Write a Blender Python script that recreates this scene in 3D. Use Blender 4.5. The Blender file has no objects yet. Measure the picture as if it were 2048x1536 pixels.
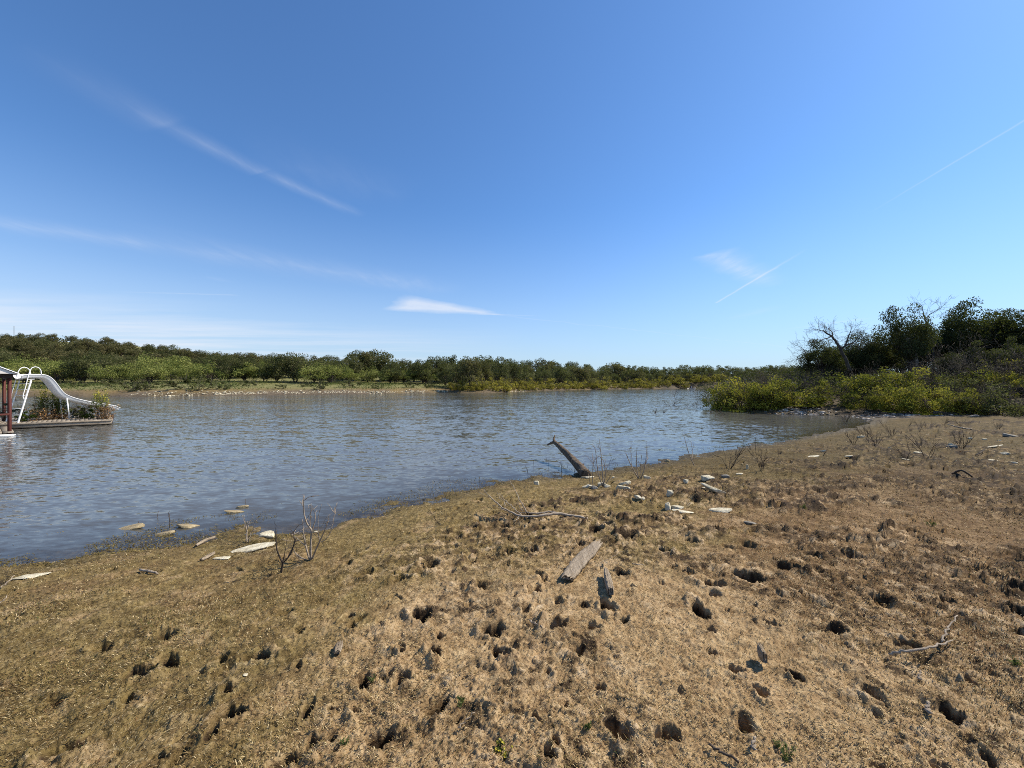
import bpy, bmesh, math, random
import numpy as np
from mathutils import Vector, Matrix

C = bpy.context.scene.collection
RNG = np.random.default_rng(7)
random.seed(7)
F, CX, CY, CAMZ = 772.0, 1024.0, 768.0, 1.95     # lens in photo pixels, optical centre, eye height over the water
R = math.radians

# ------------------------------------------------------------------ noise
def _hash(ix, iy, seed):
    h = (ix.astype(np.int64) * 374761393 + iy.astype(np.int64) * 668265263 + seed * 974711) & 0xFFFFFFFF
    h = ((h ^ (h >> 13)) * 1274126177) & 0xFFFFFFFF
    h = ((h ^ (h >> 16)) * 2246822519) & 0xFFFFFFFF
    return ((h ^ (h >> 15)) & 0xFFFFFF) / float(0xFFFFFF)

def vnoise(x, y, seed=0):
    ix, iy = np.floor(x), np.floor(y)
    fx, fy = x - ix, y - iy
    fx = fx * fx * fx * (fx * (fx * 6 - 15) + 10); fy = fy * fy * fy * (fy * (fy * 6 - 15) + 10)
    a, b = _hash(ix, iy, seed), _hash(ix + 1, iy, seed)
    c, d = _hash(ix, iy + 1, seed), _hash(ix + 1, iy + 1, seed)
    return (a + (b - a) * fx) * (1 - fy) + (c + (d - c) * fx) * fy

def fbm(x, y, seed=0, octv=4, gain=0.5):
    s, a, t = 0.0, 1.0, 0.0
    for k in range(octv):
        cs, sn = math.cos(0.6 * k), math.sin(0.6 * k)
        s = s + a * vnoise((x * cs - y * sn) * 2 ** k, (x * sn + y * cs) * 2 ** k, seed + k * 17)
        t += a; a *= gain
    return s / t

def worley(x, y, seed=0):
    ix, iy = np.floor(x), np.floor(y)
    best = np.full(np.shape(x), 9.0); idv = np.zeros(np.shape(x))
    for dx in (-1, 0, 1):
        for dy in (-1, 0, 1):
            cx, cy = ix + dx, iy + dy
            px = cx + _hash(cx, cy, seed); py = cy + _hash(cx, cy, seed + 91)
            d = np.hypot(px - x, py - y)
            m = d < best
            best = np.where(m, d, best); idv = np.where(m, _hash(cx, cy, seed + 7), idv)
    return best, idv

def sstep(a, b, x):
    t = np.clip((x - a) / (b - a), 0, 1)
    return t * t * (3 - 2 * t)

# ------------------------------------------------------------------ shoreline and terrain
def wpx(u, v, z=0.0):
    d = (CAMZ - z) * F / (v - CY)
    return ((u - CX) / F * d, d)

near_shore = [(-420, 1175), (-120, 1145), (0, 1130), (120, 1115), (230, 1100), (340, 1086), (470, 1068), (540, 1077), (600, 1060),
              (690, 1040), (760, 1022), (830, 1004), (900, 989), (965, 975), (1030, 966), (1090, 958), (1165, 948), (1255, 938), (1320, 925),
              (1400, 908), (1500, 893), (1600, 878), (1690, 860), (1755, 843)]
bank_shore = [(1735, 836), (1680, 831), (1620, 829), (1560, 828), (1500, 824), (1452, 813), (1425, 801), (1436, 791)]
far_shore = [(1440, 777.2), (1380, 777.0), (1290, 777.8), (1200, 778.8), (1100, 781), (1030, 783.5), (985, 786), (930, 786.5), (905, 784.5), (850, 785.5), (700, 788.5), (500, 790.5),
             (300, 793), (120, 793), (0, 793), (-200, 793)]
POLY = [wpx(*p) for p in near_shore] + [wpx(*p) for p in bank_shore] + [(70, 110)] + [wpx(*p) for p in far_shore] + [(-160, 62), (-160, -30), (-24, -30), (-11, -6)]
POLY = np.array(POLY)

def shore_sd(x, y):
    """metres inland of the waterline (negative in the lake)"""
    x = np.asarray(x, float); y = np.asarray(y, float)
    best = np.full(x.shape, 1e18); inside = np.zeros(x.shape, bool)
    n = len(POLY)
    for i in range(n):
        ax, ay = POLY[i]; bx, by = POLY[(i + 1) % n]
        dx, dy = bx - ax, by - ay
        t = np.clip(((x - ax) * dx + (y - ay) * dy) / (dx * dx + dy * dy), 0, 1)
        best = np.minimum(best, (x - ax - t * dx) ** 2 + (y - ay - t * dy) ** 2)
        cond = (ay > y) != (by > y)
        if abs(dy) > 1e-9:
            inside ^= cond & (x < ax + (y - ay) * dx / dy)
    d = np.sqrt(best)
    return np.where(inside, -d, d)

def base_height(x, y, sd=None):
    x = np.asarray(x, float); y = np.asarray(y, float)
    if sd is None: sd = shore_sd(x, y)
    r = np.hypot(x, y)
    wob = (fbm(x * 0.9, y * 0.9, 3, 4) - 0.5)
    s = sd + wob * 0.55 * np.clip(1 - r / 40, 0.25, 1)
    land = 0.46 * (1 - np.exp(-np.maximum(s, 0) / 2.9))
    far = sstep(40, 55, y) * sstep(26, 10, x - 0.45 * np.maximum(y - 60, 0))
    fl = 0.8 * (1 - np.exp(-np.maximum(s, 0) / 2.5)) + 0.055 * np.clip(s, 0, 70)
    hill = 17.0 * np.exp(-(((x + 215) / 105) ** 2 + ((y - 185) / 62) ** 2)) + 6.5 * np.exp(-(((x - 20) / 130) ** 2 + ((y - 285) / 75) ** 2))
    land = land * (1 - far) + (fl + hill * sstep(12, 50, s)) * far
    # right bank behind the cove
    rb = (x - 19.6) * 0.37 + (y - 20.4) * 0.93
    right = sstep(9, 18, x) * (1 - far)
    land = land + right * sstep(0, 4, s) * (0.40 * sstep(3.0, 7.5, rb) + 0.035 * np.clip(rb - 2.5, 0, 60))
    water = np.maximum(-0.13 * np.maximum(-s, 0) ** 0.9, -2.5)
    z = np.where(s > 0, land, water)
    z = z + (fbm(x * 0.35, y * 0.35, 21, 3) - 0.5) * 0.10 * sstep(0.3, 4, s)
    z = z + (fbm(x * 2.2, y * 2.2, 5, 3) - 0.5) * 0.05 * sstep(-0.6, 0.8, s) * np.clip(1.6 - r / 30, 0, 1)
    return z

def hgt(x, y):
    return float(base_height(np.array([x]), np.array([y]))[0])

def on_ground(u, v):
    """where the sight line of photo pixel (u, v) meets the ground"""
    d = np.geomspace(1.2, 320, 4000)
    x = (u - CX) / F * d; z = CAMZ - (v - CY) / F * d
    hit = np.nonzero(np.maximum(base_height(x, d), 0.0) >= z)[0]
    k = hit[0] if len(hit) else len(d) - 1
    return Vector((x[k], d[k], max(hgt(x[k], d[k]), -0.02)))

# ------------------------------------------------------------------ mesh helpers
class MB:
    def __init__(self): self.v, self.f4, self.f3, self.n, self.c4, self.c3 = [], [], [], 0, [], []
    def add(self, v, f, col=None):
        v = np.asarray(v, float).reshape(-1, 3); f = np.asarray(f, np.int64)
        (self.f4 if f.shape[1] == 4 else self.f3).append(f + self.n)
        self.v.append(v); self.n += len(v)
        k = len(v)
        c = np.tile((0.5, 0.5, 0.5, 1.0), (k, 1)) if col is None else np.broadcast_to(np.asarray(col, float), (k, 4)) if np.ndim(col) == 1 else np.asarray(col, float)
        self.c4.append(c)
        return self
    def tube(self, pts, rad, sides=6, cap=True, col=None):
        P = np.asarray([tuple(p) for p in pts], float); n = len(P)
        rad = np.broadcast_to(np.asarray(rad, float), (n,))
        T = np.gradient(P, axis=0); T /= np.linalg.norm(T, axis=1)[:, None] + 1e-12
        ref = np.array((0, 0, 1.0)) if abs(T[0][2]) < 0.9 else np.array((1.0, 0, 0))
        a = np.cross(T[0], ref); a /= np.linalg.norm(a)
        V = []
        ang = np.arange(sides) * 2 * math.pi / sides
        for i in range(n):
            a = a - T[i] * a.dot(T[i]); a /= np.linalg.norm(a) + 1e-12
            b = np.cross(T[i], a)
            V.append(P[i] + rad[i] * (np.cos(ang)[:, None] * a + np.sin(ang)[:, None] * b))
        V = np.concatenate(V); fs = []
        i, k = np.meshgrid(np.arange(n - 1), np.arange(sides), indexing='ij')
        k2 = (k + 1) % sides
        fs = np.stack([i * sides + k, i * sides + k2, (i + 1) * sides + k2, (i + 1) * sides + k], -1).reshape(-1, 4)
        if cap:
            V = np.vstack([V, P[0], P[-1]]); m = n * sides; kk = np.arange(sides); k2 = (kk + 1) % sides
            self.add(V, fs, col)
            base = self.n - len(V)
            self.f3.append(np.stack([np.full(sides, m), k2, kk], -1) + base)
            self.f3.append(np.stack([np.full(sides, m + 1), (n - 1) * sides + kk, (n - 1) * sides + k2], -1) + base)
        else:
            self.add(V, fs, col)
        return self
    def box(self, c, size, rot=None, col=None):
        s = np.array([(x, y, z) for x in (-.5, .5) for y in (-.5, .5) for z in (-.5, .5)]) * np.asarray(size, float)
        if rot is not None: s = s @ np.asarray(rot, float).T
        f = [(0, 1, 3, 2), (4, 6, 7, 5), (0, 4, 5, 1), (2, 3, 7, 6), (0, 2, 6, 4), (1, 5, 7, 3)]
        return self.add(s + np.asarray(c, float), f, col)
    def mesh(self, name, smooth=False, color=False):
        me = bpy.data.meshes.new(name)
        V = np.concatenate(self.v) if self.v else np.zeros((0, 3))
        f4 = np.concatenate(self.f4) if self.f4 else np.zeros((0, 4), np.int64)
        f3 = np.concatenate(self.f3) if self.f3 else np.zeros((0, 3), np.int64)
        me.vertices.add(len(V)); me.vertices.foreach_set('co', V.astype(np.float32).ravel())
        nl = f4.size + f3.size
        me.loops.add(nl); me.loops.foreach_set('vertex_index', np.concatenate([f4.ravel(), f3.ravel()]).astype(np.int32))
        me.polygons.add(len(f4) + len(f3))
        st = np.concatenate([np.arange(len(f4)) * 4, f4.size + np.arange(len(f3)) * 3]).astype(np.int32)
        me.polygons.foreach_set('loop_start', st)
        me.polygons.foreach_set('loop_total', np.concatenate([np.full(len(f4), 4), np.full(len(f3), 3)]).astype(np.int32))
        if smooth: me.polygons.foreach_set('use_smooth', np.ones(len(f4) + len(f3), bool))
        if color:
            at = me.color_attributes.new('tint', 'FLOAT_COLOR', 'POINT')
            at.data.foreach_set('color', np.concatenate(self.c4).astype(np.float32).ravel())
        me.update(calc_edges=True); me.validate(clean_customdata=False)
        return me
    def build(self, name, mat, parent=None, smooth=False, color=False):
        return link(name, self.mesh(name, smooth, color), mat, parent)

def link(name, me, mat, parent=None):
    o = bpy.data.objects.new(name, me); C.objects.link(o)
    if mat is not None and me is not None and not me.materials: me.materials.append(mat)
    if parent is not None: o.parent = parent
    return o

def empty(name, loc, rz=0.0):
    o = bpy.data.objects.new(name, None); C.objects.link(o)
    o.location = loc; o.rotation_euler = (0, 0, rz); o.empty_display_size = 0.2
    return o

def tag(o, label, cat, group=None, kind=None):
    o['label'] = label; o['category'] = cat
    if group: o['group'] = group
    if kind: o['kind'] = kind
    return o

def copy_tree(o, parent=None):
    c = o.copy(); C.objects.link(c)
    if parent is not None: c.parent = parent
    for ch in list(o.children): copy_tree(ch, c)
    return c

# ------------------------------------------------------------------ materials
class NT:
    def __init__(self, name, world=False):
        if world:
            self.m = bpy.data.worlds.new(name)
        else:
            self.m = bpy.data.materials.new(name)
        self.m.use_nodes = True
        self.t = self.m.node_tree; self.t.nodes.clear()
    def n(self, typ, props=None, **inp):
        nd = self.t.nodes.new(typ)
        for k, v in (props or {}).items(): setattr(nd, k, v)
        for k, v in inp.items():
            key = int(k[1:]) if k[0] == '_' and k[1:].isdigit() else k.replace('_', ' ')
            s = nd.inputs[key]
            if isinstance(v, bpy.types.NodeSocket): self.t.links.new(v, s)
            elif isinstance(v, bpy.types.Node): self.t.links.new(v.outputs[0], s)
            else: s.default_value = v
        return nd
    def math(self, op, a, b=None, c=None, clamp=False):
        kw = {'_0': a}
        if b is not None: kw['_1'] = b
        if c is not None: kw['_2'] = c
        return self.n('ShaderNodeMath', {'operation': op, 'use_clamp': clamp}, **kw).outputs[0]
    def vm(self, op, a, b=None, out=0):
        kw = {'_0': a}
        if b is not None: kw['_1'] = b
        return self.n('ShaderNodeVectorMath', {'operation': op}, **kw).outputs[out]
    def mix(self, fac, a, b, mode='MIX'):
        nd = self.t.nodes.new('ShaderNodeMix'); nd.data_type = 'RGBA'; nd.blend_type = mode
        for s, v in ((nd.inputs[0], fac), (nd.inputs[6], a), (nd.inputs[7], b)):
            if isinstance(v, bpy.types.NodeSocket): self.t.links.new(v, s)
            elif isinstance(v, (int, float)): s.default_value = v
            else: s.default_value = tuple(v) + ((1.0,) if len(v) == 3 else ())
        return nd.outputs[2]
    def ramp(self, fac, stops):
        nd = self.n('ShaderNodeValToRGB', None, Fac=fac); cr = nd.color_ramp
        while len(cr.elements) < len(stops): cr.elements.new(0.5)
        for e, (p, c) in zip(cr.elements, stops):
            e.position = p; e.color = tuple(c) + (1,) if len(c) == 3 else c
        return nd.outputs[0]
    def noise(self, vec, scale, detail=4, rough=0.55, out=0, dist=0.0):
        return self.n('ShaderNodeTexNoise', None, Vector=vec, Scale=scale, Detail=detail, Roughness=rough, Distortion=dist).outputs[out]
    def maprange(self, v, a, b, c=0.0, d=1.0):
        return self.n('ShaderNodeMapRange', {'clamp': True}, _0=v, _1=a, _2=b, _3=c, _4=d).outputs[0]
    def out(self, sh, kind='ShaderNodeOutputMaterial'):
        self.n(kind, None, Surface=sh); return self.m

def pos(t): return t.n('ShaderNodeNewGeometry').outputs['Position']
def objco(t): return t.n('ShaderNodeTexCoord').outputs['Object']
def attr(t, name, out=0): return t.n('ShaderNodeAttribute', {'attribute_name': name}).outputs[out]

def simple_mat(name, stops, scale=6, rough=0.8, bump=0.0, bscale=30, stretch=(1, 1, 1), spec=0.3, metallic=0.0, detail=6):
    t = NT(name); p = objco(t)
    ps = t.n('ShaderNodeMapping', None, Vector=p, Scale=stretch).outputs[0]
    f = t.noise(ps, scale, detail, 0.6)
    col = t.ramp(f, stops)
    kw = dict(Base_Color=col, Roughness=rough, Specular_IOR_Level=spec, Metallic=metallic)
    if bump:
        kw['Normal'] = t.n('ShaderNodeBump', None, Strength=bump, Distance=0.02, Height=t.noise(ps, bscale, 5, 0.65)).outputs[0]
    return t.out(t.n('ShaderNodeBsdfPrincipled', None, **kw).outputs[0])

def leaf_mat(name, a, b, c, trans=0.35, hv=0.35):
    """leaf colour runs a > b > c over the per-leaf tint; each plant shifts a little as a whole"""
    t = NT(name)
    tint = attr(t, 'tint', 2)
    rnd = t.n('ShaderNodeObjectInfo').outputs['Random']
    f = t.math('ADD', tint, t.math('MULTIPLY', t.math('SUBTRACT', rnd, 0.5), hv), clamp=True)
    col = t.ramp(f, [(0.0, a), (0.5, b), (1.0, c)])
    pr = t.n('ShaderNodeBsdfPrincipled', None, Base_Color=col, Roughness=0.75, Specular_IOR_Level=0.10).outputs[0]
    tr = t.n('ShaderNodeBsdfTranslucent', None, Color=t.mix(0.4, col, (0.16, 0.2, 0.02))).outputs[0]
    return t.out(t.n('ShaderNodeMixShader', None, Fac=trans, _1=pr, _2=tr).outputs[0])

M = {}
M['leaf_oak'] = leaf_mat('oak_leaves', (0.045, 0.051, 0.022), (0.098, 0.104, 0.042), (0.165, 0.158, 0.074))
M['leaf_olive'] = leaf_mat('hill_oak_leaves', (0.055, 0.053, 0.026), (0.115, 0.105, 0.046), (0.18, 0.155, 0.078))
M['leaf_mesquite'] = leaf_mat('mesquite_leaves', (0.10, 0.125, 0.032), (0.235, 0.26, 0.07), (0.36, 0.36, 0.12))
M['leaf_willow'] = leaf_mat('yellow_green_leaves', (0.15, 0.13, 0.024), (0.32, 0.275, 0.04), (0.46, 0.39, 0.08))
M['leaf_right'] = leaf_mat('bank_bush_leaves', (0.085, 0.095, 0.018), (0.25, 0.24, 0.032), (0.46, 0.39, 0.06))
M['leaf_dark'] = leaf_mat('right_oak_leaves', (0.018, 0.024, 0.011), (0.040, 0.048, 0.018), (0.085, 0.088, 0.034), 0.25)
M['leaf_blue'] = leaf_mat('blue_green_leaves', (0.05, 0.085, 0.055), (0.10, 0.14, 0.10), (0.17, 0.21, 0.17))
M['leaf_reed'] = leaf_mat('tall_weed_leaves', (0.03, 0.05, 0.010), (0.07, 0.10, 0.015), (0.12, 0.15, 0.03))
M['leaf_dry'] = leaf_mat('dry_leaves', (0.14, 0.07, 0.03), (0.28, 0.16, 0.07), (0.45, 0.30, 0.15), 0.2)
M['flower'] = leaf_mat('yellow_flower_heads', (0.30, 0.26, 0.03), (0.50, 0.42, 0.05), (0.62, 0.55, 0.14), 0.25)
M['weed'] = leaf_mat('small_weed_leaves', (0.05, 0.07, 0.02), (0.10, 0.125, 0.04), (0.2, 0.22, 0.08))
M['bark'] = simple_mat('bark', [(0.3, (0.035, 0.028, 0.022)), (0.7, (0.10, 0.085, 0.07))], 9, 0.9, 0.6, 40, (1, 1, 0.25))
M['bark_far'] = simple_mat('far_bark', [(0.3, (0.03, 0.024, 0.018)), (0.7, (0.075, 0.06, 0.048))], 5, 0.9)
M['twig_grey'] = simple_mat('grey_twig', [(0.3, (0.045, 0.037, 0.027)), (0.7, (0.125, 0.105, 0.08))], 12, 0.9)
M['twig_dark'] = simple_mat('dark_twig', [(0.3, (0.03, 0.022, 0.017)), (0.7, (0.10, 0.075, 0.055))], 12, 0.9)
M['twig_pale'] = simple_mat('weathered_twig', [(0.25, (0.16, 0.12, 0.085)), (0.75, (0.42, 0.35, 0.265))], 14, 0.85, 0.4, 80)
M['wood_grey'] = simple_mat('weathered_wood', [(0.25, (0.15, 0.11, 0.07)), (0.5, (0.34, 0.27, 0.19)), (0.75, (0.46, 0.375, 0.27))], 7, 0.9, 0.9, 30, (8, 0.7, 4))
M['log'] = simple_mat('log_bark', [(0.3, (0.035, 0.025, 0.017)), (0.55, (0.135, 0.098, 0.064)), (0.8, (0.27, 0.21, 0.145))], 7, 0.95, 1.0, 22, (2.2, 2.2, 0.6))
M['stone'] = simple_mat('limestone', [(0.25, (0.26, 0.21, 0.13)), (0.42, (0.46, 0.40, 0.27)), (0.58, (0.62, 0.56, 0.41)), (0.8, (0.72, 0.66, 0.50))], 11, 0.9, 0.7, 50)
M['bank_stone'] = simple_mat('bank_stone', [(0.35, (0.07, 0.055, 0.042)), (0.48, (0.22, 0.18, 0.145)), (0.58, (0.46, 0.41, 0.34)), (0.75, (0.66, 0.61, 0.53))], 2.2, 0.9, 0.5, 30)
M['stone_wet'] = simple_mat('wet_limestone', [(0.25, (0.17, 0.125, 0.06)), (0.6, (0.36, 0.28, 0.15)), (0.85, (0.5, 0.42, 0.27))], 16, 0.5, 0.6, 40)
M['stone_dark'] = simple_mat('grey_stone', [(0.25, (0.10, 0.09, 0.075)), (0.6, (0.24, 0.22, 0.18)), (0.85, (0.38, 0.35, 0.29))], 14, 0.9, 0.6, 40)
M['dock'] = simple_mat('dock_wood', [(0.25, (0.10, 0.08, 0.06)), (0.5, (0.24, 0.20, 0.155)), (0.75, (0.36, 0.31, 0.25))], 5, 0.9, 0.5, 20, (0.6, 6, 6))
M['red'] = simple_mat('faded_red_paint', [(0.3, (0.06, 0.014, 0.010)), (0.7, (0.11, 0.030, 0.022))], 5, 0.7, 0.2, 30, (3, 3, 0.5))
M['white'] = simple_mat('white_enamel', [(0.3, (0.74, 0.74, 0.72)), (0.7, (0.84, 0.84, 0.82))], 4, 0.4, spec=0.5)
def chute_mat():
    t = NT('white_fibreglass'); p = objco(t)
    f = t.maprange(t.noise(p, 6, 7, 0.7), 0.64, 0.74)
    g = t.maprange(t.noise(p, 1.6, 3, 0.6), 0.45, 0.6)
    col = t.mix(t.math('MULTIPLY', f, g), (0.80, 0.80, 0.78), (0.26, 0.24, 0.21))
    return t.out(t.n('ShaderNodeBsdfPrincipled', None, Base_Color=col, Roughness=0.35).outputs[0])
M['chute'] = chute_mat()
M['tin'] = simple_mat('galvanised_roof', [(0.3, (0.42, 0.44, 0.46)), (0.7, (0.6, 0.62, 0.64))], 3, 0.4, metallic=0.6)
M['cream'] = simple_mat('cream_sheet', [(0.3, (0.62, 0.56, 0.50)), (0.7, (0.74, 0.69, 0.63))], 3, 0.7)
M['dark_wood'] = simple_mat('dark_beam', [(0.3, (0.02, 0.014, 0.012)), (0.7, (0.05, 0.035, 0.03))], 5, 0.9)
M['clothes_dark'] = simple_mat('dark_jacket', [(0.3, (0.02, 0.02, 0.025)), (0.7, (0.04, 0.04, 0.05))], 8, 0.9)
M['clothes_light'] = simple_mat('pale_shirt', [(0.3, (0.55, 0.52, 0.5)), (0.7, (0.7, 0.67, 0.64))], 8, 0.9)
M['hull'] = simple_mat('boat_hull', [(0.3, (0.10, 0.09, 0.085)), (0.7, (0.3, 0.29, 0.28))], 2, 0.5)

def ground_mat():
    t = NT('lake_bed_soil'); p = pos(t)
    clay = attr(t, 'clay', 2); torn_shade = attr(t, 'torn_shade', 2); wet = attr(t, 'wet', 2); green = attr(t, 'meadow', 2); stony = attr(t, 'stony', 2)
    n1 = t.noise(p, 2.3, 6, 0.6); n2 = t.noise(p, 17, 6, 0.7); n3 = t.noise(p, 75, 5, 0.7); n4 = t.noise(p, 0.45, 4, 0.55)
    tan = attr(t, 'tan', 2); rusty = attr(t, 'rust', 2)
    olive = t.ramp(n2, [(0.30, (0.050, 0.036, 0.012)), (0.45, (0.152, 0.106, 0.038)), (0.58, (0.225, 0.163, 0.062)), (0.74, (0.40, 0.31, 0.155))])
    rust = t.ramp(n2, [(0.28, (0.062, 0.034, 0.015)), (0.46, (0.152, 0.090, 0.038)), (0.60, (0.22, 0.14, 0.064)), (0.76, (0.36, 0.245, 0.13))])
    tanc = t.ramp(n2, [(0.28, (0.12, 0.070, 0.032)), (0.44, (0.31, 0.205, 0.100)), (0.60, (0.43, 0.305, 0.160)), (0.76, (0.58, 0.445, 0.265))])
    jit = t.math('MULTIPLY', t.math('SUBTRACT', n1, 0.5), 1.3)
    mat_ = t.mix(t.maprange(t.math('ADD', rusty, jit), 0.25, 0.75), olive, rust)
    mat_ = t.mix(t.maprange(t.math('ADD', tan, jit), 0.25, 0.8), mat_, tanc)
    cl = t.ramp(n2, [(0.25, (0.16, 0.10, 0.052)), (0.45, (0.38, 0.265, 0.145)), (0.7, (0.58, 0.45, 0.285))])
    cf = t.math('ADD', clay, t.math('MULTIPLY', t.math('SUBTRACT', n1, 0.5), 1.2))
    cf = t.math('ADD', cf, t.math('MULTIPLY', t.math('SUBTRACT', n3, 0.5), 2.2))
    col = t.mix(t.maprange(cf, 0.45, 0.75), mat_, cl)
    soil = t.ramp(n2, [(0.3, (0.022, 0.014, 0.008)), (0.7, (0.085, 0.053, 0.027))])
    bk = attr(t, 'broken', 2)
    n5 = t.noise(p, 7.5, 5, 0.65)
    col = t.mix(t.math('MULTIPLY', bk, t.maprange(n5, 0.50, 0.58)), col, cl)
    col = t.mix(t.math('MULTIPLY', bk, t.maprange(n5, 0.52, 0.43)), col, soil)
    tf = t.math('ADD', torn_shade, t.math('MULTIPLY', t.math('SUBTRACT', n2, 0.5), 1.0))
    col = t.mix(t.maprange(tf, 0.55, 0.9), col, soil)  # dark soil on torn earth; pit hollows also get shade painted in
    n6 = t.noise(p, 3.4, 5, 0.62)
    col = t.mix(t.maprange(n6, 0.52, 0.66, 0.0, 0.55), col, t.mix(1.0, col, (0.52, 0.46, 0.40), 'MULTIPLY'))
    col = t.mix(t.maprange(n6, 0.45, 0.34, 0.0, 0.45), col, t.mix(1.0, cl, (1.05, 1.0, 0.95), 'MULTIPLY'))
    fleck = t.maprange(n3, 0.62, 0.70)
    col = t.mix(t.math('MULTIPLY', fleck, 0.75), col, (0.44, 0.33, 0.18))
    dk = t.maprange(n3, 0.33, 0.43, 1.0, 0.0)
    col = t.mix(t.math('MULTIPLY', dk, 0.8), col, (0.040, 0.024, 0.011))
    col = t.mix(t.math('MULTIPLY', attr(t, 'far_shade', 2), 0.9), col, t.mix(1.0, col, (0.42, 0.41, 0.33), 'MULTIPLY'))  # far flat darkened in colour for the self-shadow and grass it lacks
    mead = t.ramp(t.noise(p, 0.9, 6, 0.65), [(0.3, (0.10, 0.105, 0.035)), (0.5, (0.17, 0.165, 0.06)), (0.7, (0.26, 0.22, 0.10))])
    col = t.mix(green, col, mead)
    lit = t.ramp(t.noise(p, 1.6, 6, 0.65), [(0.3, (0.045, 0.034, 0.02)), (0.7, (0.12, 0.09, 0.05))])
    col = t.mix(attr(t, 'litter', 2), col, lit)
    st = t.ramp(t.noise(p, 3.2, 6, 0.7), [(0.35, (0.04, 0.03, 0.021)), (0.5, (0.10, 0.077, 0.054)), (0.68, (0.26, 0.21, 0.16))])
    col = t.mix(stony, col, st)
    col = t.mix(t.math('MULTIPLY', wet, 0.75), col, t.mix(1.0, col, (0.48, 0.48, 0.36), 'MULTIPLY'))
    h = t.math('ADD', t.math('MULTIPLY', n3, 0.6), n2)
    bp = t.n('ShaderNodeBump', None, Strength=0.9, Distance=0.02, Height=h).outputs[0]
    rough = t.maprange(wet, 0, 1, 0.95, 0.55)
    return t.out(t.n('ShaderNodeBsdfPrincipled', None, Base_Color=col, Roughness=rough, Specular_IOR_Level=0.2, Normal=bp).outputs[0])

def water_mat():
    t = NT('lake_water'); p = pos(t)
    alpha = attr(t, 'murk', 2); far = attr(t, 'far', 2)
    def layer(sx, sy, sc, det, amp, rz=0.0):
        mp = t.n('ShaderNodeMapping', None, Vector=p, Scale=(sx, sy, 1), Rotation=(0, 0, rz)).outputs[0]
        c = t.noise(mp, sc, det, 0.55, out=1, dist=0.3)
        return t.vm('MULTIPLY', t.vm('SUBTRACT', c, (0.5, 0.5, 0.5)), amp)
    n = t.vm('ADD', layer(0.45, 1.0, 1.2, 2, (0.06, 0.14, 0), 0.12), layer(0.40, 1.0, 4.5, 2, (0.20, 0.31, 0), -0.1))
    n = t.vm('ADD', n, layer(0.45, 1.0, 12.0, 3, (0.42, 0.46, 0), 0.05))
    gust = t.noise(t.n('ShaderNodeMapping', None, Vector=p, Scale=(0.05, 0.16, 1)).outputs[0], 1.0, 3, 0.5)
    calm = attr(t, 'calm', 2)
    g = t.math('MULTIPLY', t.maprange(gust, 0.34, 0.64, 0.62, 1.25), t.math('SUBTRACT', 1.0, t.math('MULTIPLY', calm, 0.6)))
    n = t.vm('MULTIPLY', n, t.n('ShaderNodeCombineXYZ', None, X=g, Y=g, Z=g).outputs[0])
    nor = t.vm('NORMALIZE', t.vm('ADD', n, (0, 0, 1)))
    body = t.n('ShaderNodeBsdfDiffuse', None, Color=(0.105, 0.103, 0.090, 1)).outputs[0]
    clear = t.n('ShaderNodeBsdfTransparent', None, Color=(0.80, 0.78, 0.62, 1)).outputs[0]
    under = t.n('ShaderNodeMixShader', None, Fac=alpha, _1=clear, _2=body).outputs[0]
    gl = t.n('ShaderNodeBsdfGlossy', None, Color=(0.95, 0.95, 0.95, 1), Roughness=0.08, Normal=nor).outputs[0]
    fr = t.n('ShaderNodeFresnel', None, IOR=1.33, Normal=nor).outputs[0]
    return t.out(t.n('ShaderNodeMixShader', None, Fac=fr, _1=under, _2=gl).outputs[0])

# ------------------------------------------------------------------ ground sheet
def polar_grid(fine, rows, half=62.0):
    tx = np.linspace(-1.0, 1.0, fine)
    th = np.arctan(tx * math.tan(R(half)))            # even in tan: as dense as the lens needs
    rest = np.linspace(R(half), 2 * math.pi - R(half), 90)[1:-1]
    th = np.concatenate([th, rest])
    rr, tt = np.meshgrid(rows, th, indexing='ij')
    return rr * np.sin(tt), rr * np.cos(tt), th

def grid_mesh(name, X, Y, Z, attrs, mat):
    nr, nt = X.shape
    i, j = np.meshgrid(np.arange(nr - 1), np.arange(nt), indexing='ij')
    j2 = (j + 1) % nt
    f = np.stack([i * nt + j, i * nt + j2, (i + 1) * nt + j2, (i + 1) * nt + j], -1).reshape(-1, 4)
    V = np.stack([X, Y, Z], -1).reshape(-1, 3)
    cz = len(V)
    V = np.vstack([V, (0, 0, float(Z[0].mean()))])
    b = MB(); b.add(V, f)
    k = np.arange(nt)
    b.f3.append(np.stack([np.full(nt, cz), (k + 1) % nt, k], -1))
    me = b.mesh(name, smooth=True)
    for an, av in attrs.items():
        at = me.attributes.new(an, 'FLOAT', 'POINT')
        at.data.foreach_set('value', np.append(av.ravel(), av[0].mean()).astype(np.float32))
    return link(name, me, mat)

inv = np.arange(1 / 1.35, 1 / 34.0, -0.00150)
rows = np.concatenate([np.linspace(0.2, 1.3, 14), 1 / inv, np.geomspace(35.5, 2200, 80)])
GX, GY, TH = polar_grid(1280, rows)
SD = shore_sd(GX, GY)
GZ = base_height(GX, GY, SD)
GR = np.hypot(GX, GY)
near = np.clip(1 - (GR - 22) / 14, 0, 1)
dry = sstep(0.05, 1.2, SD + (fbm(GX * 0.9, GY * 0.9, 3, 4) - 0.5) * 0.55)
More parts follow.
